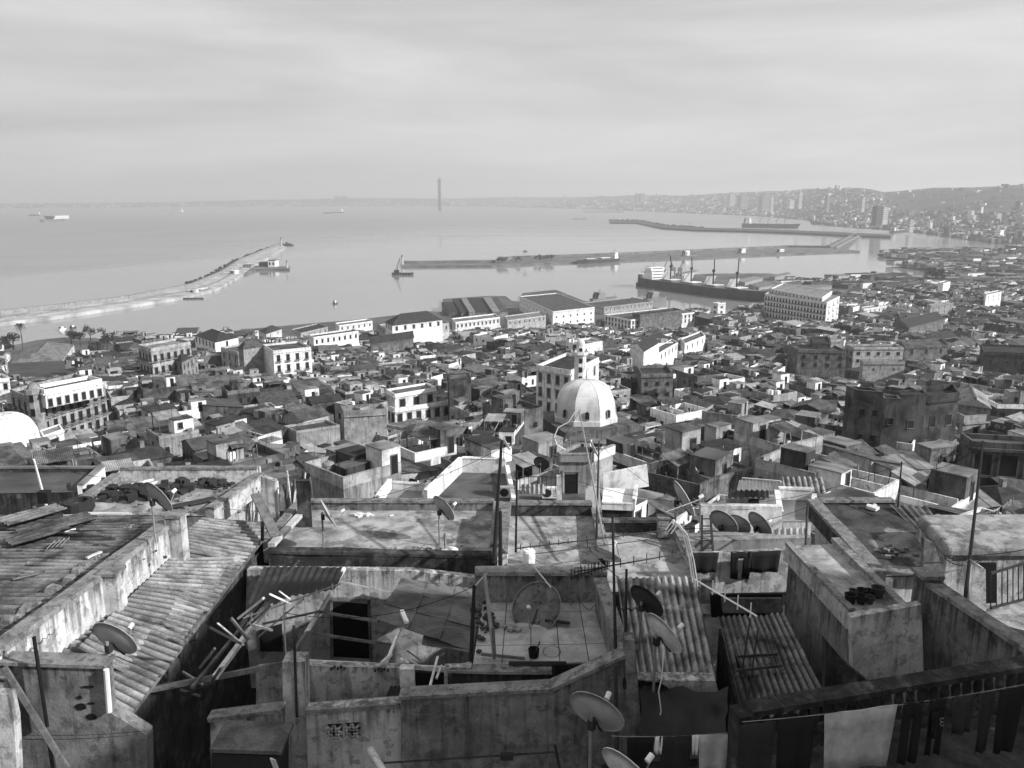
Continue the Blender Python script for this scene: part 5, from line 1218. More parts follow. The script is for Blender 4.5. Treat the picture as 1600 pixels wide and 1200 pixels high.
for (x, y, w, h) in ((138,1073,22,5),(142,1099,12,5),(126,1104,18,13),(143,1120,16,12),(124,1090,9,8)):
    p = PY(x, y, 14.29); mb = MB(); r_ = random.Random(x); n_ = 9; mb.v = [(p.x + w/2/F*17.5*math.cos(6.283*k/n_)*r_.uniform(.75,1.1), p.y - .006, p.z + h/2/F*17.5*math.sin(6.283*k/n_)*r_.uniform(.75,1.1)) for k in range(n_)]; mb.f = [tuple(range(n_))]; mb.m = [0]; mb.build('hole', M_dark, T)
p = PY(158, 1080, 14.25); mb = MB(); mb.tube(PY(166,1046,14.2), PY(171,1112,14.2), .055, 8); mb.build('drainpipe', M_white, T)
panel('side_wall', FP, [(-40,1085),(14,1085),(22,1125),(26,1200),(30,1300),(-40,1300)], 13.4, .2, T)
rod('iron_rod', 'upright dark iron bar leaning on the bottom left wall', 'bar', PY(53,995,14.1), PY(74,1135,14.1), .035, M_cable)
plank('dark timber prop leaning across the bottom left wall', PY(6,1042,14.0), PY(104,1200,13.6), .07, .1, M_wood); plank('short dark post at the foot of the bottom left wall', PY(78,1160,13.8), PY(85,1210,13.8), .07, .07, M_iron)
cable('black cable running across the bottom left wall', sag(PY(30,1148,14.2), PY(228,1142,14.2), .05))
dish('grey', P(190,1082,9.75), 'large grey satellite dish seen from behind on the bottom left wall', 1.3, 1.05, tilt=.0)
dish('grey', P(255,842,8.5), 'grey satellite dish on the wall pier between the tin roofs', .95, 1.0)
r5 = random.Random(5)
for k, (x, y, w, h, lb) in enumerate(((30,835,1.7,.8,'loose tin sheet lying across the left roof near its far edge'),(12,848,1.4,.8,'second loose tin sheet lying on the left roof'),(5,818,1.5,.8,'loose tin sheet at the far left end of the roof'))):
    q = P(x, y, 8.75 - .04 * k); an = .75 + .1 * k; u = V3((math.cos(an), math.sin(an), 0)); v = V3((-math.sin(an), math.cos(an), 0)); T = thing('loose_sheet', lb, 'tin sheet', q, group='loose tin sheets')
    corr_quad(T, q - v*h/2, q + v*h/2, q + v*h/2 + u*w, q - v*h/2 + u*w, 1, 1, M_tinA, seed=20 + k, wave=.2, amp=.034)
for k, (x1, y1, x2, y2, lb) in enumerate(((60,840,118,826,'thin board lying on the left tin roof near the far edge'),(135,872,158,862,'short pale board lying on the left tin roof'),(100,805,205,803,'long pale pipe along the far edge of the left roof'),(20,905,70,893,'old thin batten lying on the left tin roof'))):
    plank(lb, P(x1,y1,8.82), P(x2,y2,8.82), .1, .04, M_palewood if k != 3 else M_wood)
yagi('fallen pale television aerial lying on the left tin roof', P(78,850,8.8), P(108,843,8.7), 4, .35, mtl=M_metal, vert=False)
rubble('debris', 'small rubbish scattered along the left tin roof', P(60,862,8.9), 1.6, .18, 70, .03, .13, M_rock, 3)
# ----- debris roof behind them
def flat_house(name, label, floor, h, depth, floorm, wallm, pars, cat='house', copm=None, hs=None):
    """floor: pixel outline of the roof floor; pars: (edge, height, thickness[, material])"""
    q = [P(x, y, h) for x, y in floor]; c = sum(q, V3((0,0,0))) / len(q); T = thing(name, label, cat, (c.x, c.y, c.z - depth))
    mb = MB(); mb.prism([(p.x, p.y) for p in q], CAMZ - h - depth, CAMZ - h - .03, cap=False); mb.build('wall', wallm, T)
    mb = MB(); mb.poly(q); mb.build('roof_floor', floorm, T); n = len(q)
    for e in pars:
        i, hp, th = e[:3]; a, b = q[i], q[(i+1) % n]; d = (b - a).normalized(); nn = V3((d.y, -d.x, 0))
        if (c - (a + b) / 2).dot(nn) > 0: nn = -nn
        o_ = nn * (th / 2 - .01) + V3((0, 0, hp)); mt = e[3] if len(e) > 3 else wallm
        wallbeam('parapet', mt, a + o_, b + o_, th, hp + .4, T, cop=.06, copm=e[4] if len(e) > 4 else (copm or FC), ov=.03)
    return T, q
flat_house('terrace_house', 'flat debris strewn roof with low parapets left of centre', [(112,806),(322,806),(402,750),(190,752)], 10.2, 7, FS, FP, [(1,.25,.3,FP),(2,.45,.22),(3,.25,.3,FG)])
for k, (x1, y1, x2, y2, w, mt, lb) in enumerate(((178,769,247,753,.1,M_palewood,'long pale pole lying across the debris roof'),(205,757,240,749,.1,M_palewood,'shorter pale pole lying on the debris roof'),(135,802,200,803,.12,M_white,'white plastic pipe at the front of the debris roof'),(265,792,335,778,.4,M_iron,'dark flat board on the right of the debris roof'))):
    plank(lb, P(x1,y1,10.05), P(x2,y2,10.05), w, .08, mt)
rubble('debris', 'dark heap of rubbish at the back of the debris roof', P(205,768,10.1), .9, .5, 90, .06, .35, M_rock, 6); rubble('debris', 'dark scrap heap by the back parapet of the debris roof', P(335,756,10.1), .45, .25, 50, .06, .28, M_rock, 7); rubble('debris', 'pale stones scattered over the debris roof', P(260,782,10.15), 1.6, .8, 60, .03, .14, FC, 8)
T = thing('old_basin', 'overturned dark basin at the left of the debris roof', 'basin', P(124,800,10.15)); q = P(124,800,10.15); mb = MB(); mb.lathe([(.42,0),(.5,.12),(.46,.4),(.3,.42),(.26,.2),(0,.18)], q, 12); mb.build('bowl', M_rock, T)
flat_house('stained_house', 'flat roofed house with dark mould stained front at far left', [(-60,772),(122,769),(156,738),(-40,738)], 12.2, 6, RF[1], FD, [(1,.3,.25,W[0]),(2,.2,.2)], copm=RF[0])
T = thing('roof_mast', 'pale leaning mast with black box at its foot on the left', 'mast', P(70,790,11)); mb = MB(); mb.tube(P(78,812,10.2), PY(53,718,24), .05, 7, .03); mb.build('pole', M_white, T); mb = MB(); mb.box(PY(71,785,23.2), .3, .25, .36); mb.build('box', M_cable, T)
# ----- terrace C in the middle left
TC, qc = flat_house('flat_terrace', 'wide flat terrace with worn screed and low coping left of centre', [(426,861),(768,869),(772,798),(479,797)], 10.5, 4, FS, FD, [(0,.1,.35,FD,FD),(1,.3,.3,W[0],FC),(2,.3,.22,FG),(3,.38,.3,FP)])
dish('grey', P(517,857,10.4), 'grey satellite dish seen edge on at the front of the flat terrace', .35, 1.0); dish('grey', P(695,848,10.45), 'grey satellite dish on a tall pale pole on the flat terrace', .75, 1.0)
mb = MB(); mb.tube(P(696,862,10.5), P(695,833,9.9), .04); o = mb.build('steel_tube', M_metal); tag(o, 'pale pole under the dish on the flat terrace', 'pole')
mb = MB(); q = P(703,862,10.48); mb.lathe([(.28,0),(.26,.06),(.1,.1),(0,.1)], q, 12); o = mb.build('cement_pad', W[0]); tag(o, 'round pale cement pad at the foot of the dish pole', 'pad')
rubble('debris', 'bits of rubble along the front of the flat terrace', P(640,858,10.48), 1.4, .12, 60, .02, .09, FC, 9); rubble('debris', 'scraps on the middle of the flat terrace', P(570,805,10.48), .35, .12, 12, .05, .2, M_white, 10)
T = thing('tilted_board', 'long dark board standing tilted at the left corner of the flat terrace', 'board', P(415,850,10.2)); mb = MB(); mb.beam(PY(399,772,24.2), PY(431,838,22.6), .3, .06); mb.build('board', M_wood, T); mb = MB(); mb.beam(PY(410,815,23), PY(410,845,23), .08); mb.build('prop', M_iron, T)
plank('pale timber lying along the left edge of the flat terrace', P(424,852,10.1), P(476,797,10.1), .22, .12, M_palewood)
# debris yard with upright planks between the debris roof and terrace
panel('yard_wall', FP, [(408,745),(430,752),(432,830),(405,835)], 25.5, .25); o = bpy.context.scene.objects['yard_wall.001'] if 'yard_wall.001' in bpy.data.objects else None
tag(o, 'sunlit plaster wall end beside the plank filled yard', 'wall')
r6 = random.Random(12)
for k in range(16):
    x = 434 + k * 3.6; y0 = r6.uniform(735, 770); plank('%s upright stick from the left in the cluttered yard' % ordinal(k + 1), PY(x, y0, 27.5 + r6.random()), PY(x + r6.uniform(-14, 14), 835, 27 + r6.random()), r6.uniform(.04, .16), .05, r6.choice((M_wood, M_palewood, M_iron)), name='stick', group='sticks in the cluttered yard')
T, q = flat_house('dark_chimney', 'dark square chimney stack behind the flat terrace corner', [(462,752),(484,752),(484,748),(462,748)], 8.9, 3, FD, FD, [])
# ----- broken house with bare rafters
T = thing('ruined_shack', 'roofless shack with bare rafters, pale walls and black-painted doorway', 'shack', (-4, 20, 96))
panel('back_wall', FP, [(386,890),(640,892),(760,905),(760,1075),(380,1075)], 21.9, .25, T)
pd = panel('doorway', M_dark, [(519,942),(574,944),(577,1029),(521,1026)], 21.86, .06, T)  # flat near-black panel painted as the dark room behind the doorway
for pts in ([(515,938),(519,938),(521,1029),(516,1029)], [(574,938),(578,938),(581,1031),(577,1031)], [(515,934),(578,936),(578,941),(515,939)]): panel('frame', FG, pts, 21.82, .1, pd)
panel('window', M_clothm, [(405,985),(440,975),(442,1018),(406,1018)], 21.86, .05, T)
corr_quad(T, PY(388,945,18.6), PY(520,924,19.0), PY(537,888,21.6), PY(412,886,21.6), 3, 1, M_tindark, seed=31, wave=.18, amp=.02)
tin = [PY(587,968,18.6), PY(735,1019,17.2), PY(758,926,21.2), PY(627,904,21.4)]
corr_quad(T, tin[0], tin[3], tin[2], tin[1], 3, 3, M_fine, seed=33, wave=.085, amp=.012, per=5)
corr_quad(T, PY(658,1008,17.8), PY(664,984,18.6), PY(735,990,18.2), PY(734,1022,17.1), 1, 1, M_fine, seed=35, wave=.085, amp=.012, per=5)
for (x1, y1, d1, x2, y2, d2, w, mt) in ((538,888,21.4,499,958,19.6,.11,M_palewood),(499,955,19.6,478,990,18.6,.12,M_palewood),(478,990,18.6,447,1036,17.4,.11,M_wood),(420,944,19.5,336,1058,16.3,.15,M_palewood),(412,938,19.8,300,1075,16.0,.1,M_wood),(180,1088,15.6,452,1036,17.3,.16,M_wood),(455,1034,17.3,700,1046,17.0,.17,M_palewood),(500,956,19.5,592,971,19.0,.09,M_wood),(478,988,18.6,612,1008,18.3,.09,M_wood),(528,908,20.8,612,926,20.4,.05,M_palewood),(625,982,18.3,602,1040,16.9,.09,M_palewood),(612,1022,17.2,596,1036,16.9,.08,M_palewood),(684,1026,17.0,672,1072,16.2,.07,M_palewood),(690,1040,16.9,682,1060,16.4,.06,M_palewood),(410,975,18.8,500,955,19.4,.07,M_wood)):
    plank('', PY(x1,y1,d1), PY(x2,y2,d2), w * .72, w * .72, mt, name='rafter', parent=T)
panel('veranda_wall', FP, [(470,1040),(626,1044),(626,1112),(470,1118)], 16.6, .2, T); panel('veranda_wall', FP, [(400,1045),(446,1040),(446,1120),(400,1130)], 17.6, .2, T)
for (x, y) in ((528,1043),(596,1046)):
    for k in range(5):
        p = PY(x + (k - 2) * 5, y + 3 * ((k + 1) % 2), 16.56); mb = MB(); mb.box(p, .035, .06, .04); mb.build('vent_hole', M_dark, T)
panel('pillar', FP, [(441,1034),(476,1034),(481,1300),(446,1300)], 15.4, .4, T)
panel('low_wall', FP, [(328,1120),(443,1106),(443,1300),(332,1300)], 15.0, .22, T); panel('low_wall', FP, [(479,1108),(626,1098),(628,1300),(483,1300)], 15.0, .22, T)
mb = MB(); mb.beam(PY(328,1119,15.1), PY(443,1105,15.1), .3, .1); mb.build('coping', FC, T); mb = MB(); mb.beam(PY(479,1107,15.1), PY(626,1097,15.1), .3, .1); mb.build('coping', FC, T)
for (x0, y0) in ((512,1132),(540,1130),(356,1142),(383,1140)):      # pierced cement blocks
    a = PY(x0, y0 + 20, 14.99); s = 22 / F * 16.9; vb = panel('vent_block', M_dark, [(x0,y0),(x0+23,y0-1),(x0+23,y0+20),(x0,y0+21)], 14.985, .05, T)
    for k in (0, 1):
        for m_ in (0, 1):
            cx_, cz_ = a.x + s * (.27 + .48 * k), a.z + s * (.25 + .46 * m_)
            for sg in (-1, 1): mb = MB(); mb.beam((cx_ - .1, 14.95, cz_ - sg*.1), (cx_ + .1, 14.95, cz_ + sg*.1), .035, .05, up=V3((0,1,0))); mb.build('lattice_bar', FP, vb)
corr_quad(T, PY(594,1108,15.9), PY(625,1108,15.9), PY(638,1072,16.4), PY(610,1074,16.4), 1, 1, M_tindark, seed=40, wave=.1, amp=.02)
panel('white_jamb', W[0], [(624,1046),(646,1046),(648,1088),(626,1088)], 16.4, .2, T); panel('dark_gap_panel', M_dark, [(646,1050),(702,1052),(702,1090),(646,1090)], 16.9, .1, T); panel('broken_wall', FP, [(694,1045),(736,1043),(740,1092),(700,1092),(700,1075),(694,1068)], 16.2, .2, T)  # the gap is a near-black sheet, its shade put into the colour
yagi('pale television aerial with drooping boom over the bare rafters', PY(380,966,17.6), PY(532,912,18.2), 6, .3, mtl=M_metal, mast=(PY(443,956,17.3), PY(459,1230,14.7)), vert=False)
plank('', PY(404,995,17.3), PY(475,935,18), .03, .03, M_metal, name='aerial_arm', parent=T)
rod('iron_post', 'dark iron post beside the pillar of the roofless shack', 'post', PY(459,978,15.2), PY(464,1120,15.2), .03)
T = thing('cabinet', 'dark low cabinet with overhanging lid at the bottom edge', 'cabinet', PY(380,1200,13.8)); panel('front', M_clothm, [(330,1178),(436,1182),(436,1300),(330,1300)], 13.8, .7, T); mb = MB(); p1, p2 = PY(328,1176,13.75), PY(440,1180,13.75); mb.hexa([p1, p2, p2 + V3((0,.9,.0)), p1 + V3((0,.9,0))], [p1 + V3((0,0,.08)), p2 + V3((0,0,.08)), p2 + V3((0,.9,.08)), p1 + V3((0,.9,.08))]); mb.build('lid', M_wood, T)
plank('pale plank leaning at the bottom edge left of centre', PY(577,1168,13.4), PY(606,1215,13.0), .12, .04, M_palewood); plank('broken white board end at the bottom edge beside the cabinet', PY(426,1186,13.2), PY(437,1215,13.2), .16, .03, M_palewood)
T = thing('toy_figure_rag', 'small pale rag lying on the thin tin roof', 'rag', P(632,965,10.1)); 
mb = MB(); mb.beam(P(628,955,10.15), P(635,972,10.15), .1, .09); mb.beam(P(633,963,10.1), P(637,972,10.1), .06, .05); mb.build('cloth', M_white, T); T.name = 'white_rag'
# ----- centre: front wall, dirty dish terrace
T = thing('front_wall', 'streaked plaster wall with stepped rising coping at the bottom centre', 'wall', (0.5, 14.8, 96))
panel('wall_face', FG, [(626,1092),(858,1080),(976,1027),(988,1060),(996,1300),(629,1300)], 14.8, .25, T)
for (a_, b_) in (((624,1090),(859,1078)), ((858,1079),(979,1024))):
    p1, p2 = PY(*a_, 14.8), PY(*b_, 14.8); mb = MB(); mb.beam(p1 + V3((0,.12,.02)), p2 + V3((0,.12,.02)), .36, .07); mb.build('coping', FC, T)
panel('buttress', FG, [(976,1000),(992,1000),(1003,1150),(1008,1300),(986,1300)], 14.7, .3, T)
rod('wall_pipe', 'horizontal pipe across the foot of the bottom centre wall', 'pipe', PY(600,1192,14.5), PY(866,1175,14.5), .02); T2 = thing('tap', 'old tap fitting on the pipe at the bottom centre', 'tap', PY(792,1182,14.45)); mb = MB(); mb.box(PY(792,1186,14.45), .26, .1, .12); mb.build('body', M_rock, T2); mb = MB(); mb.tube(PY(867,1164,14.4), PY(874,1200,14.3), .03, 6); mb.build('spout', M_iron, T2)
T = thing('dirty_terrace', 'small sunken terrace with screed panels below the rusty dish', 'terrace', (.8, 18, 96))
qe = [P(738,1040,10.2), P(966,1034,10.2), P(940,933,10.2), P(756,930,10.2)]
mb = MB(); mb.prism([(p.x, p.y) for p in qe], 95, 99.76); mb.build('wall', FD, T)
for i in range(5):
    for j in range(4):
        def S(u, v): return qe[0].lerp(qe[1], u).lerp(qe[3].lerp(qe[2], u), v)
        u0, u1, v0, v1 = i/5 + .003, (i+1)/5 - .003, j/4 + .004, (j+1)/4 - .004; mb = MB(); dz = V3((0,0,rnd.uniform(0,.008))); t4 = [S(u0,v0)+dz, S(u1,v0)+dz, S(u1,v1)+dz, S(u0,v1)+dz]; mb.hexa([p - V3((0,0,.04)) for p in t4], t4); mb.build('floor_panel', FE, T)
wallbeam('parapet', FG, P(742,893,9.4), P(948,893,9.4), .3, 1.2, T, cop=.06); wallbeam('parapet', FG, P(938,905,9.3), P(980,1030,9.3), .22, 1.3, T, cop=.05); wallbeam('parapet', FD, P(700,1045,10.1), P(862,1046,10.1), .22, 1.6, T, cop=.04, copm=FG)
big = make_dish(.62, M_dishrust, .05, 'rusty_dish'); big.location = P(836,966,10.12); big.rotation_euler = (0, R(-22), -1.95); WL[big.name] = big.location.copy(); nr_ = 28; rimp = [V3((math.cos(R(26)) * .02, 0, 0)) + V3((0, 0, .05 + .62 * .35)) + V3((0, 1, 0)) * (.62 * math.cos(6.2832*k/nr_)) + V3((-math.sin(R(26)), 0, math.cos(R(26)))) * (.62 * 1.08 * math.sin(6.2832*k/nr_)) for k in range(nr_ + 1)]
mb = MB(); mb.path(rimp, .012, 5); mb.build('rim', M_metal, big, local=True)
tag(big, 'big rusty patched satellite dish lying tilted against the terrace wall', 'dish')
for (x1, y1, x2, y2, lb) in ((835,886,861,918,'pale pipe bent over the rim of the rusty dish'),(760,896,743,915,'thin pale rod left of the rusty dish')): rod('frame_pipe', lb, 'pipe', P(x1,y1,8.85), P(x2,y2,9.3), .018, M_white)
plank('short dark board lying on the sunken terrace', P(852,969,10.1), P(890,974,10.1), .12, .06, M_iron); plank('long thin timber lying along the front of the sunken terrace', P(752,1022,10.1), P(820,1029,10.1), .07, .06, M_wood); plank('dark branch like timber at the front parapet of the sunken terrace', P(795,1036,10.0), P(885,1036,10.0), .08, .07, M_iron)
rod('scaffold_tube', 'grey scaffold tube leaning at the left of the sunken terrace', 'tube', PY(757,896,17.6), PY(773,1030,16.4), .045, M_metal); plank('dark plank standing beside the scaffold tube', PY(770,980,16.6), PY(773,1028,16.4), .12, .05, M_wood)
T = thing('bucket', 'small black bucket with stick standing on the sunken terrace', 'bucket', P(834,1026,10.2)); q = P(834,1026,10.19); mb = MB(); mb.lathe([(0,.01),(.11,.01),(.13,.2),(.12,.2),(.1,.05),(0,.05)], q, 14); mb.build('body', M_cable, T); mb = MB(); mb.tube(q + V3((.02,0,.05)), q + V3((.14,.08,.34)), .015, 5); mb.build('stick', M_iron, T)
cable('thin loop of wire lying on the sunken terrace', [P(862 + 14*math.cos(k*.5), 1018 + 9*math.sin(k*.5), 10.17) for k in range(14)]); cable('tangled wire by the right wall of the sunken terrace', [P(892 + k*6, 945 - 8*math.sin(k), 10.15) for k in range(9)], .008)
rubble('debris', 'twigs and rubbish at the left of the sunken terrace', P(757,975,10.15), .12, .5, 45, .03, .16, M_rock, 14); rubble('debris', 'crumpled scrap near the rusty dish', P(802,981,10.15), .1, .08, 12, .05, .16, M_metal, 15)
# ----- terraces F and G behind
flat_house('stained_terrace', 'bright stained terrace between black poles in the centre', [(792,888),(938,890),(925,806),(797,806)], 10.2, 4, FS, FG, [(0,.08,.3),(1,.25,.28),(2,.4,.25,FD),(3,.45,.28,W[0])])
flat_house('grey_terrace', 'grey patchy terrace right of the central poles', [(948,925),(1092,922),(1050,832),(936,832)], 10.2, 4, FS, FG, [(1,.25,.3,FP),(2,.35,.25,FD)])
T = thing('vent_stack', 'small grey square vent stack on the corner of the patchy terrace', 'vent', P(1035,840,10.1)); mb = MB(); mb.box(P(1035,838,10.15), .32, .3, .62); mb.build('stack', FG, T); mb = MB(); q = P(1035,838,10.15); mb.box(q + V3((0,0,.62)), .38, .36, .05); mb.build('cap', FC, T)
water_tank(P(826,880,10.15), 'small white plastic drum on the stained terrace', .36)
dish('dark', P(985,905,10.1), 'black satellite dish facing the sky behind the ribbed roof', .2, .95, tilt=-.75); dish('dark', P(1008,1010,9.6), 'dark satellite dish in front of the ribbed roof', .75, .95); dish('white', P(1034,1074,9.7), 'white satellite dish lit at its rim above the ribbed roof', .55, 1.05); dish('grey', P(930,1214,10.4), 'largest grey satellite dish seen from behind at the bottom centre', 1.05, 1.18); dish('white', P(980,1325,9.9), 'pale satellite dish cut by the bottom edge', .75, 1.15)
for k, (x1, y1, d1, x2, y2, d2, r_, mt, lb) in enumerate(((784,690,24,771,882,20.6,.045,M_cable,'tall leaning black pole left of the central terrace'),(782,800,22.5,782,885,20.8,.05,M_cable,'short thick black post beside the tall leaning pole'),(808,735,25,806,862,21.2,.028,M_cable,'thin black pole right of the leaning pole'),(957,804,20.5,962,1018,15.6,.03,M_cable,'black pole carrying the long aerials'),(741,915,17.2,736,1032,16.2,.04,M_cable,'black post at the right edge of the thin tin roof'),(979,890,17.6,976,1075,14.6,.03,M_cable,'black post in front of the ribbed roof'),(962,1040,14.6,964,1190,14.0,.035,M_iron,'dark square post behind the bottom centre dish'),(905,640,30,945,850,21.5,.024,M_metal,'pale leaning pole in front of the stair hut'),(936,690,28,932,840,22,.03,M_iron,'dark pole beside the pale leaning pole'),(1536,690,24,1508,938,16.6,.035,M_cable,'tall leaning black pole on the right'),(1409,722,27,1403,792,25.5,.025,M_cable,'thin black pole above the mossy roof'),(1262,790,22,1258,870,20.5,.03,M_iron,'short iron pole left of the mossy roof'),(1172,968,15.5,1158,1060,14.2,.016,M_cable,'thin dark rod on the dark corrugated roof'),(1184,985,16,1168,1100,14,.016,M_cable,'second thin dark rod on the dark corrugated roof'))):
    rod('pole', lb, 'pole', PY(x1,y1,d1), PY(x2,y2,d2), r_, mt, group='poles', r2=r_ * 1.25)
for (q_, lb) in ((P(930,1214,10.4), 'post under the largest grey dish at the bottom centre'), (P(980,1325,9.9), 'post under the dish cut by the bottom edge')): rod('pole', lb, 'pole', q_ + V3((-.25,-.2,.1)), q_ + V3((-.25,-.2,-4)), .04, M_iron, group='poles')
yagi('long many toothed aerial across the central terraces', PY(806,857,20.3), PY(1078,824,21.5), 19, .11, lower=True); yagi('second toothed aerial lower over the patchy terrace', PY(896,894,19), PY(1080,862,20), 9, .16); yagi('short dense black aerial at the terrace corner', PY(890,902,19.2), PY(948,885,19.4), 11, .2); yagi('thin aerial mast tangle beside the vent stack', PY(1040,800,21), PY(1095,780,22), 6, .3, mtl=M_metal, vert=False)
yagi('white aerial with crossed bars above the dark yard', PY(1085,905,16.5), PY(1183,963,15.5), 5, .22, mtl=M_white, vert=True)
cable('white bent aerial loop on the pale leaning pole', [PY(x, y, 29) for x, y in ((902,638),(888,660),(872,668),(866,682),(870,695),(884,703))], .02, M_white, name='aerial_loop'); cable('white cable hanging from the bright dish', [PY(x, y, 14.4) for x, y in ((1037,1020),(1034,1060),(1029,1080),(1033,1110),(1028,1140))], .012, M_white)
for k in range(3): cable('%s white bent cable over the ridge of the patchy terrace' % ORD[k], [PY(x + k * 4, y + k * 3, 19) for x, y in ((1040,828),(1052,812),(1066,830),(1076,870),(1082,910))], .018, M_white)
# ----- ribbed roof, dark roof
T = thing('ribbed_shed', 'shed under a bright deeply ribbed roof right of centre', 'shed', (4, 17, 96))
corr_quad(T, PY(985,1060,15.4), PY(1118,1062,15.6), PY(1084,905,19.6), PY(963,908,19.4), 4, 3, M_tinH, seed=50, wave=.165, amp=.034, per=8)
mb = MB(); pts = [PY(988,1062,15.4), PY(1116,1064,15.6), PY(1084,906,19.5), PY(966,909,19.3)]; mb.prism([(p.x, p.y) for p in pts], 95, [p.z - .15 for p in pts]); mb.build('wall', FG, T)
T = thing('dark_shed', 'sunken shed under dark corrugated sheets in the shade', 'shed', (6, 16, 96))
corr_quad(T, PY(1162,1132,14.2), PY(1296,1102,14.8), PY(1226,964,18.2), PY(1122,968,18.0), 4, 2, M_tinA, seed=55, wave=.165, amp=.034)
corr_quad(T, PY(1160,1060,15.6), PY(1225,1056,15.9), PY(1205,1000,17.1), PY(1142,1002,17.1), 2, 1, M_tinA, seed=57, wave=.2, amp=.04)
mb = MB(); pts = [PY(1164,1134,14.2), PY(1292,1104,14.8), PY(1226,966,18.1), PY(1124,970,17.9)]; mb.prism([(p.x, p.y) for p in pts], 95, [p.z - .2 for p in pts]); mb.build('wall', FD, T)
for (x1, y1, x2, y2, d, lb) in ((1150,1048,1222,1040,15.7,'bent dark bar lying on the dark sheets'),(1148,1026,1215,1022,16.4,'dark batten across the dark sheets')): plank(lb, PY(x1,y1,d), PY(x2,y2,d), .06, .05, M_iron)
T = thing('rubble_wall', 'broken plaster wall edge with tarpaulin below the ribbed roof', 'wall', PY(1060,1120,14.6)); panel('wall_face', FP, [(980,1062),(1118,1064),(1125,1090),(1090,1090),(1060,1084),(1030,1066)], 15.2, .3, T)
mb = MB(); rr = random.Random(4); gp = [[PY(1000 + i*17 + rr.uniform(-3,3), 1078 + j*17 + rr.uniform(-3,3) + 5 * math.sin(i * 1.3), 14.9 - .22*j + rr.uniform(-.1,.1)) for i in range(9)] for j in range(7)]
for j in range(7):
    for i in range(9): mb.v.append(tuple(gp[j][i]))
for j in range(6):
    for i in range(8): k = j*9 + i; mb.f.append((k, k+1, k+10, k+9)); mb.m.append(0)
mb.build('tarpaulin', M_clothm, T, smooth=True)
# ----- slab building J, mossy roof K, house L
TJ, qj = flat_house('slab_house', 'narrow tall house with pitted slab top and dark side wall on the right', [(1334,957),(1406,955),(1300,850),(1234,853)], 8.6, 5.5, FS, FG, [(1,.1,.16,FP),(3,.06,.12,FP)])
for k in range(7):
    q = P(1330 + (k % 4) * 14 + rnd.uniform(-3, 3), 932 + (k // 4) * 10, 8.58); T = thing('plant_pot', '%s dark pot in the cluster at the end of the slab top' % ORD[k], 'pot', q, group='pots on the slab'); s = rnd.uniform(.7, 1.1); mb = MB(); mb.lathe([(0,0),(.1*s,0),(.14*s,.2*s),(.15*s,.22*s),(.12*s,.22*s),(.1*s,.1),(0,.1)], q, 10); mb.build('pot', M_cable if k % 3 else M_rock, T)
flat_house('mossy_roof_house', 'low house with mossy flat roof and thick pale coping on the right', [(1384,900),(1470,898),(1452,850),(1398,788),(1278,789)], 10.3, 4.5, FSD, FP, [(4,.14,.4,FD,FC),(3,.1,.3,FD)])
panel('step_wall', FG, [(1444,842),(1460,850),(1478,905),(1442,905)], 21.0, .15); tag(bpy.data.objects['step_wall'], 'broken low wall end beside the cube house', 'wall')
rubble('debris', 'broken pale dish shell lying on the mossy roof', P(1366,793,10.25), .12, .08, 6, .1, .3, M_white, 18); rubble('debris', 'pale stones on the front of the mossy roof', P(1400,862,10.25), .3, .2, 20, .04, .16, FC, 19)
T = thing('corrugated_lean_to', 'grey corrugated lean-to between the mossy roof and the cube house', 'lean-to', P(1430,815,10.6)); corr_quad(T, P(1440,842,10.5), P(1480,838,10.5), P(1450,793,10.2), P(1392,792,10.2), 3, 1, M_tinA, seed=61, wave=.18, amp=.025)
TL = thing('cube_house', 'square house with pale worn roof slab and doorway at the right edge', 'house', (15, 22, 95))
ql = [P(1482,853,9.5), P(1680,853,9.5), P(1680,801,9.5), P(1436,803,9.5)]; mb = MB(); mb.prism([(p.x, p.y) for p in ql], 95, CAMZ - 9.9); mb.build('wall', FP, TL)
mb = MB(); c = sum(ql, V3((0,0,0))) / 4; ou = [c + (p - c) * 1.02 for p in ql]; mb.hexa([p - V3((0,0,.42)) for p in ou], ou); sl = mb.build('roof_slab', FS, TL); bv = sl.modifiers.new('round', 'BEVEL'); bv.width = .14; bv.segments = 3
dr_ = panel('doorway', M_dark, [(1517,880),(1557,880),(1556,945),(1520,945)], ql[0].y - .05, .1, TL); panel('stain_patch', FD, [(1490,862),(1600,862),(1600,874),(1490,876)], ql[0].y - .02, .03, TL)  # doorway darkness is a near-black panel on the wall
mb = MB(); mb.tube(P(1476,862,9.95) + V3((-.04,-.05,0)), P(1476,862,9.95) + V3((-.04,-.05,-1.6)), .04, 6); mb.build('drainpipe', M_iron, TL)
cable('black wire strung along the cube house front', sag(PY(1476,868,20.8), PY(1640,850,21.0), .12), .014); cable('second black wire looping below the cube house roof', sag(PY(1476,872,20.8), PY(1530,876,20.8), .18), .014)
T = thing('balcony_railing', 'dark iron railing at the right edge', 'railing', PY(1575,950,18.5)); p1, p2 = PY(1548,896,18.3), PY(1640,868,19.6); q1, q2 = PY(1548,950,18.3), PY(1640,926,19.6)
mb = MB(); mb.beam(p1, p2, .05); mb.build('rail', M_iron, T); mb = MB(); mb.beam(q1, q2, .05); mb.build('rail', M_iron, T)
for k in range(12): mb = MB(); mb.tube(q1.lerp(q2, k/11), p1.lerp(p2, k/11), .014, 5); mb.build('bar', M_iron, T)
panel('gate_post', FP, [(1514,886),(1524,880),(1540,890),(1541,955),(1515,955)], 17.8, .25); tag(bpy.data.objects['gate_post'], 'pale broken gate post left of the railing', 'post')
slab_px('side_terrace', FS, [(1500,960),(1700,1010),(1700,930),(1520,945)], 10.6, 3); tag(bpy.data.objects['side_terrace'], 'small grey terrace behind the sloping wall at the right edge', 'terrace')
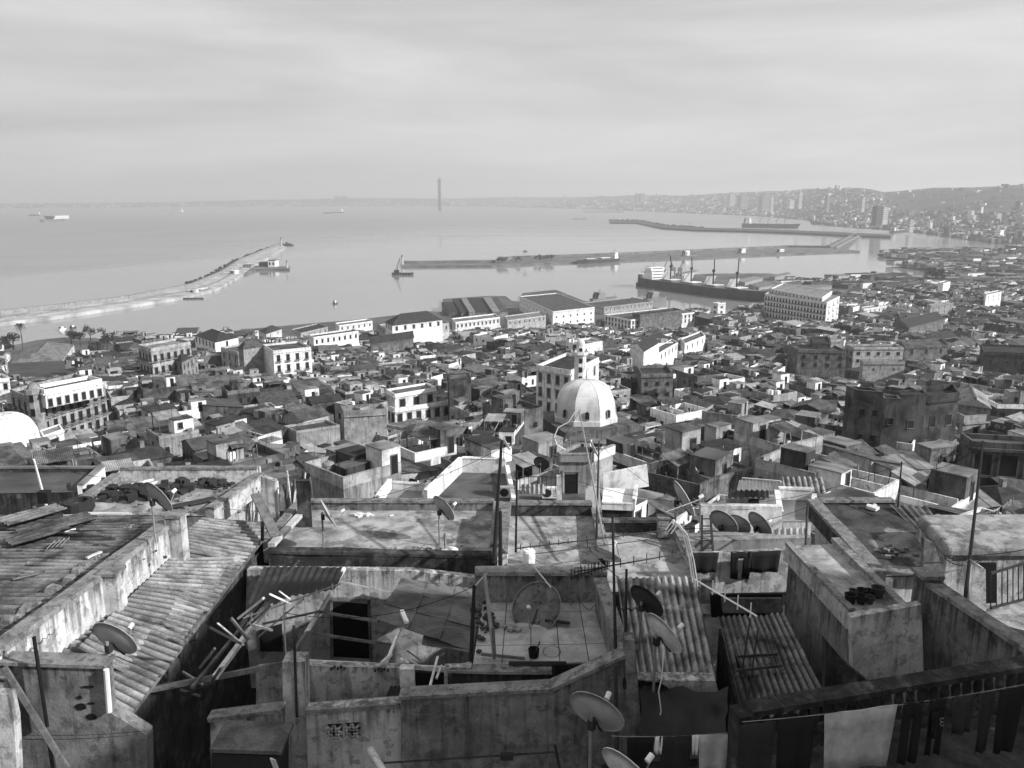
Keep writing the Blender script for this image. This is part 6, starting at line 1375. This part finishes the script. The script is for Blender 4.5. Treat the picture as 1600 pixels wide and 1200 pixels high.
# ----- sloping wall N with pier, parapet with balusters, laundry
T = thing('boundary_wall', 'tall grey wall with pale coping running back on the right', 'wall', (9.4, 15.5, 96)); a, b = P(1630,1030,8.3), P(1456,912,8.3)
wallbeam('wall', FG, a, b, .28, 4.5, T, cop=.08); c = P(1452,905,8.25); mb = MB(); mb.box((c.x - .05, c.y, c.z - 4.2), .4, .4, 4.3); mb.build('pier', FG, T); mb = MB(); mb.box((c.x - .05, c.y, c.z + .1), .5, .5, .08); mb.build('pier_cap', FC, T)
panel('rear_wall', FP, [(1330,965),(1440,945),(1445,1110),(1335,1110)], 15.75, .2, T); panel('ledge_wall', FD, [(1290,1000),(1325,1040),(1380,1085),(1380,1110),(1290,1110)], 14.9, .2, T)
corr_quad(T, P(1352,1000,9.3), P(1392,996,9.2), P(1396,970,8.9), P(1360,972,8.9), 1, 1, M_tindark, seed=70, wave=.2, amp=.04)
T = thing('balustrade', 'dark stone balustrade with wide flat coping across the bottom right', 'balustrade', (7, 12, 98)); a, b = P(1168,1108,8.2), P(1640,1030,8.2)
n_ = 10
for k in range(n_):
    p, q = a.lerp(b, k / n_ + .001), a.lerp(b, (k + 1) / n_ - .001); mb = MB(); mb.beam(p, q, .34, .1); mb.build('coping_stone', FD, T)
for k in range(26):
    p = a.lerp(b, (k + .5) / 26); mb = MB(); mb.lathe([(.07,-.62),(.07,-.56),(.045,-.5),(.085,-.3),(.05,-.14),(.07,-.1),(.07,-.05)], p, 8); mb.build('baluster', FD, T)
mb = MB(); d_ = V3((0,0,-.72)); mb.beam(a + d_, b + d_, .36, .2); mb.build('plinth', FD, T)
mb = MB(); mb.box(a + V3((-.05, 0, -1.6)), .36, .36, 1.58, .2); mb.build('end_pier', FD, T)
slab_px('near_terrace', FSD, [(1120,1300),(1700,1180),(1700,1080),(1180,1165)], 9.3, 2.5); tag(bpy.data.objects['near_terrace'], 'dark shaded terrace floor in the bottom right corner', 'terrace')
l1, l2 = PY(1160,1128,10.8), PY(1640,1062,11.6); cable('washing line along the bottom right balustrade', sag(l1, l2, .08), .008, M_metal, name='washing_line'); dl = (l2 - l1).normalized()
def on_line(px): return l1.lerp(l2, (px - 1160) / 480.0) - V3((0, 0, .06))
rg = random.Random(2)
for (px, w, h, mt, lb) in ((1339,122,92,M_cloth,'large pale cloth sheet hanging at the bottom right'),(1182,60,90,M_clothm,'dark folded blanket hanging left of the pale sheet'),(1242,62,80,M_clothd,'black garment hanging left of the pale sheet'),(1421,34,95,M_clothd,'black trousers hanging right of the pale sheet'),(1460,30,88,M_clothd,'second pair of black trousers hanging right'),(1502,40,60,M_clothm,'dark shirt hanging third from the pale sheet'),(1540,26,95,M_clothm,'dark long garment hanging near the right edge'),(1580,44,100,M_clothd,'black coat hanging at the right edge')):
    garment(on_line(px), dl, w / F * 12.6, h / F * 12.6 * 1.15, mt, lb, rg, name='garment', legs='trousers' in lb)
o = garment(on_line(1456) - dl.cross(V3((0,0,1))) * 0 + V3((0,-.04,-.2)), dl, .12, .45, M_clothd, 'black trouser leg with small pale lettering hanging at bottom right', rg)
cu = bpy.data.curves.new('lettering', 'FONT'); cu.body = 'EA7'; cu.size = .1; cu.extrude = .001; tmp = bpy.data.objects.new('lettering_source', cu); col.objects.link(tmp)
lm = bpy.data.meshes.new_from_object(tmp.evaluated_get(bpy.context.evaluated_depsgraph_get())); bpy.data.objects.remove(tmp); lm.materials.clear(); lm.materials.append(M_metal)
lt = bpy.data.objects.new('lettering', lm); col.objects.link(lt); lt.parent = o; pw = PY(1456,1092,11.0) - o.location; lt.location = (.02, -.1, .42); lt.rotation_euler = (R(90), R(85), math.atan2(dl.y, dl.x))
l3, l4 = PY(955,1150,11.8), PY(1165,1142,12.2); cable('washing line at the bottom behind the pale dish', sag(l3, l4, .05), .008, M_metal, name='washing_line'); d3 = (l4 - l3).normalized()
for (px, w, h, mt, lb) in ((1000,46,70,M_clothd,'black striped garment hanging at the bottom centre'),(1055,56,80,M_clothm,'dark square cloth hanging at the bottom beside white socks'),(1028,12,30,M_white,'white sock hanging left of the dark square cloth'),(1086,12,34,M_white,'white sock hanging right of the dark square cloth'),(1118,60,75,M_cloth,'pale grey towel hanging at the bottom centre right')):
    garment(l3.lerp(l4, (px - 955) / 210.0) - V3((0,0,.04)), d3, w / F * 13.3, h / F * 13.3, mt, lb, rg)
panel('lower_yard_wall', FD, [(940,1195),(1170,1180),(1170,1320),(940,1320)], 13.4, .2); tag(bpy.data.objects['lower_yard_wall'], 'dark yard wall behind the bottom centre laundry', 'wall')
# ----- dark yard with washing behind the ribbed roof, dishes on the white parapet
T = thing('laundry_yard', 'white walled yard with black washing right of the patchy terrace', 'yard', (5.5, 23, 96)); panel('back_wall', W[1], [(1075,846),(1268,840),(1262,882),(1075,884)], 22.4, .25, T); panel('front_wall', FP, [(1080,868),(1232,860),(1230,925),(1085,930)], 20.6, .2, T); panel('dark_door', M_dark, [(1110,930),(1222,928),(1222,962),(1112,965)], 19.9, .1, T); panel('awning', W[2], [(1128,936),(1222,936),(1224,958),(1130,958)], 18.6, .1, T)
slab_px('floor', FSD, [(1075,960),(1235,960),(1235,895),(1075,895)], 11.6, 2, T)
l5, l6 = PY(1080,862,20.2), PY(1232,858,20.4); cable('washing line across the white walled yard', sag(l5, l6, .05), .01, M_metal, name='washing_line'); d5 = (l6 - l5).normalized()
for (px, w, h, lb) in ((1102,44,34,'black vest hanging at the left of the white yard'),(1158,34,46,'black trousers in the middle of the white yard'),(1195,52,36,'black towel hanging right in the white yard')): garment(l5.lerp(l6, (px - 1080) / 152.0) - V3((0,0,.03)), d5, w / F * 22, h / F * 22, M_clothd, lb, rg, legs='trousers' in lb)
T = thing('white_parapet_house', 'white parapet house carrying three grey dishes right of centre', 'house', (7, 26, 95)); panel('front_wall', W[0], [(1095,790),(1222,792),(1222,850),(1095,850)], 25.4, .25, T); slab_px('roof_floor', FS, [(1095,850),(1225,848),(1222,806),(1095,806)], 11.4, 3, T); panel('lower_wall', W[1], [(1072,838),(1140,836),(1262,842),(1262,886),(1072,890)], 23.1, .25, T)
for k, x in enumerate((1124, 1146, 1180)): dish('grey', P(x + 4, 874 - 5 * (k == 1), 11.38), '%s grey dish from the left on the white parapet house' % ORD[k], (.8, .95, .55)[k], (1.1, .95, 1.05)[k])
corr_quad(T, P(1206,848,10.6), P(1258,846,10.6), P(1258,826,10.5), P(1206,828,10.5), 1, 2, M_tinpale, seed=80, wave=.2, amp=.04)
T = thing('ladder', 'dark wooden ladder leaning on the white parapet house', 'ladder', PY(1105,862,22.8)); A1, A2, B1, B2 = PY(1096,862,22.2), PY(1114,862,22.2), PY(1097,805,22.9), PY(1110,805,22.9)
for (p, q) in ((A1, B1), (A2, B2)): mb = MB(); mb.beam(p, q, .06); mb.build('rail', M_iron, T)
for k in range(5): mb = MB(); mb.tube(A1.lerp(B1, (k + .5) / 5), A2.lerp(B2, (k + .5) / 5), .02, 5); mb.build('rung', M_iron, T)
# ----- white terraces, stair hut and neighbours at fifty metres
flat_house('white_terrace', 'bright white terrace with high left parapet in the centre', [(668,792),(800,792),(790,740),(722,738)], 19.5, 8, RF[1], W[0], [(0,.1,.3),(1,.6,.25),(2,1.1,.25),(3,1.1,.25)], copm=W[0])
flat_house('white_court', 'small sunken white walled court left of the bright terrace', [(592,792),(660,792),(668,768),(612,764)], 19.8, 8, RF[0], W[0], [(1,.8,.25),(2,.5,.25),(3,.7,.25)], copm=W[0])
TS, qs = flat_house('stair_hut', 'pale stair hut with black-painted doorway on the terrace right of centre', [(874,712),(925,712),(958,700),(906,698)], 16.9, 8, RF[1], W[1], [(0,.15,.2),(1,.25,.2,W[0]),(3,.15,.2)], copm=W[1])
y_ = qs[0].y - .03; dd = panel('doorway', M_dark, [(882,741),(903,741),(903,778),(882,778)], y_, .05, TS)  # solid near-black panel in place of the dark stairwell
for pts in ([(879,738),(882,738),(882,779),(879,779)], [(903,738),(906,738),(906,779),(903,779)], [(879,735),(906,735),(906,738),(879,738)]): panel('frame', W[5], pts, y_ - .04, .1, dd)
slab_px('yard_terrace', RF[1], [(790,800),(935,800),(925,768),(800,765)], 19.6, 8); tag(bpy.data.objects['yard_terrace'], 'grey yard terrace in front of the stair hut', 'terrace')
ac_unit(P(792,776,19.5), 'round fan air conditioner left of the stair hut', .0, 1.2); ac_unit(P(859,777,19.4), 'white grille air conditioner beside the stair hut', .0, 1.2)
dish('dark', P(846,755,19), 'dark dish on a pole above the yard left of the stair hut', 1.2, 1.25); dish('white', P(792,720,18.5), 'pale dish at the corner of the bright terrace', .3, 1.1); dish('white', P(928,735,17), 'pale edge on dish on the stair hut corner', .1, 1.3); dish('grey', P(1066,850,10.5), 'grey dish seen edge on beside the vent stack', .2, 1.3)
T = thing('yard_railing', 'thin dark railing around the yard left of the stair hut', 'railing', P(838,775,19.4)); p1, p2 = PY(812,745,50.5), PY(868,745,50.5); mb = MB(); mb.beam(p1, p2, .05); mb.build('rail', M_iron, T)
for k in range(9): c = p1.lerp(p2, k/8); mb = MB(); mb.tube(c, c - V3((0,0,1.1)), .02, 5); mb.build('bar', M_iron, T)
corr_quad(T, PY(812,772,50.8), PY(850,772,50.8), PY(850,757,51.2), PY(812,757,51.2), 1, 1, M_tinpale, seed=85, wave=.3, amp=.06)
panel('white_pillar', W[0], [(870,744),(877,744),(878,788),(870,788)], 49.8, .3); tag(bpy.data.objects['white_pillar'], 'white pillar between the air conditioner and the doorway', 'pillar')
T = thing('ramp_wall', 'long bright white wall rising to the right of the stair hut', 'wall', PY(975,760,52)); panel('wall_face', W[0], [(938,742),(1011,727),(1014,760),(938,772)], 54, .3, T); panel('side_wall', W[0], [(915,765),(936,748),(940,805),(915,805)], 48, .3, T)
flat_house('white_roof_box', 'white roofed box house with mouldy front right of the stair hut', [(940,786),(988,788),(992,764),(944,762)], 19.4, 6, W[0], FD, [(1,.3,.2,W[0]),(0,.05,.15,W[0])], copm=W[0])
flat_house('white_terrace', 'white walled terrace left of the mossy roof', [(1222,815),(1268,815),(1268,782),(1216,780)], 13.2, 5, RF[0], W[0], [(1,.3,.2),(2,.5,.2),(3,.4,.2)], copm=W[0])
T = thing('veranda_house', 'low pale house with corrugated veranda roof behind the three dishes', 'house', P(1180,780,15)); corr_quad(T, P(1136,778,15.2), P(1200,778,15.2), P(1200,768,14.6), P(1142,766,14.6), 3, 1, M_tinpale, seed=90, wave=.3, amp=.05); panel('wall', W[1], [(1136,776),(1212,776),(1212,796),(1136,796)], 40.5, .3, T); corr_quad(T, P(1226,768,15.4), P(1290,770,15.4), P(1284,748,15.2), P(1222,746,15.2), 3, 1, M_tinH, seed=91, wave=.3, amp=.05); panel('window', M_dark, [(1170,780),(1186,780),(1186,794),(1170,794)], 40.4, .05, T)
T = thing('white_railing', 'white iron railing on the terrace behind the veranda', 'railing', P(1178,758,15)); p1, p2 = PY(1160,747,44), PY(1220,752,43)
mb = MB(); mb.beam(p1, p2, .07); mb.build('rail', M_white, T)
for k in range(12): c = p1.lerp(p2, k/11); mb = MB(); mb.tube(c, c - V3((0,0,.9)), .03, 5); mb.build('bar', M_white, T)
slab_px('railing_terrace', RF[0], [(1150,770),(1225,776),(1225,752),(1155,750)], 16.2, 6); tag(bpy.data.objects['railing_terrace'], 'pale terrace behind the white railing', 'terrace')
# unseen tall house added outside the frame on the right to shade the nearest terraces
T = thing('shading_house', 'unseen tall pale house added beyond the right edge for its shade', 'house', (18.5, 3, 96)); mb = MB(); mb.box((18.5, 3.0, 90), 8, 19, 22.6); mb.build('wall', FP, T)
for k in range(4): mb = MB(); mb.box((14.47, -3 + 4 * k, 108), .08, 1, 1.5); mb.build('window', M_dark, T)

# overhead wires strung between the poles and roofs
for k, (a_, d1, b_, d2, s_) in enumerate((((784,700),24,(250,775),27,1.2),((784,705),24,(1408,724),27,1.6),((957,806),20.5,(1262,792),22,.5),((741,916),17.2,(443,957),17.3,.4),((808,738),25,(905,642),30,.5),((1536,692),24,(1409,724),27,.5),((936,692),28,(1180,795),25,.8),((60,722),24,(316,700),40,1.0))):
    cable('%s overhead wire strung across the near roofs' % ORD[k], sag(PY(*a_, d1), PY(*b_, d2), s_, 14), .008)
for k in range(14):
    q = P(20 + 14 * k + rnd.uniform(-8, 8), 985 - 11.5 * k + rnd.uniform(-14, 2), 8.95); s_ = rnd.uniform(.1, .2); mb = MB(); vs = [(q.x + s_ * rnd.uniform(.6, 1) * x, q.y + s_ * rnd.uniform(.6, 1) * y, q.z + z * s_ * rnd.uniform(.7, 1)) for x, y, z in ((-1,-1,0),(1,-1,0),(1,1,0),(-1,1,0),(-.7,-.7,1),(.7,-.7,1),(.7,.7,1),(-.7,.7,1))]
    mb.hexa(vs[:4], vs[4:]); o = mb.build('stone', FC); tag(o, '%s stone from the left weighing down the left tin roof edge' % ordinal(k + 1), 'stone', 'stones on the tin roof')

rt = random.Random(31); TS_ = thing('timber_tangle', 'tangle of broken battens and sticks beside the narrow lean-to roof', 'timber', PY(350, 1060, 17))
for k in range(16):
    x = rt.uniform(310, 470); y = 1075 - (x - 300) * 1.05 + rt.uniform(-25, 30); d = 16.2 + (420 - x) * -.004 + rt.uniform(0, 1.6); mb = MB(); a_ = PY(x, y, d); b_ = PY(x + rt.uniform(-55, 60), y + rt.uniform(-45, 60), d + rt.uniform(-.6, .6)); mb.beam(a_, b_, rt.uniform(.03, .08), rt.uniform(.02, .06)); mb.build('batten', rt.choice((M_wood, M_wood, M_palewood, M_iron)), TS_)
for k in range(9):
    x = rt.uniform(600, 740); p_ = PY(x, 1040 + rt.uniform(-8, 6), 17.0); plank('%s short stick lying about the shack lintel' % ORD[k], p_, p_ + V3((rt.uniform(-.5, .5), rt.uniform(-.2, .2), rt.uniform(-.05, .25))), .035, .03, rt.choice((M_wood, M_palewood)), name='stick', group='sticks about the shack')
# ---------------------------------------------------------------- sea haze
hz = bpy.data.materials.new('sea_haze'); hz.use_nodes = True; t = hz.node_tree; t.nodes.clear()
pv = t.nodes.new('ShaderNodeVolumePrincipled'); pv.inputs['Color'].default_value = (0.95, 0.95, 0.95, 1); pv.inputs['Density'].default_value = 1.3e-4; pv.inputs['Anisotropy'].default_value = 0.2
ho = t.nodes.new('ShaderNodeOutputMaterial'); t.links.new(pv.outputs[0], ho.inputs['Volume'])
mb = MB(); mb.box((0, 9000, -7), 40000, 23000, 380); o = mb.build('haze', hz); tag(o, 'pale sea haze hanging over the bay and the far town', kind='stuff')
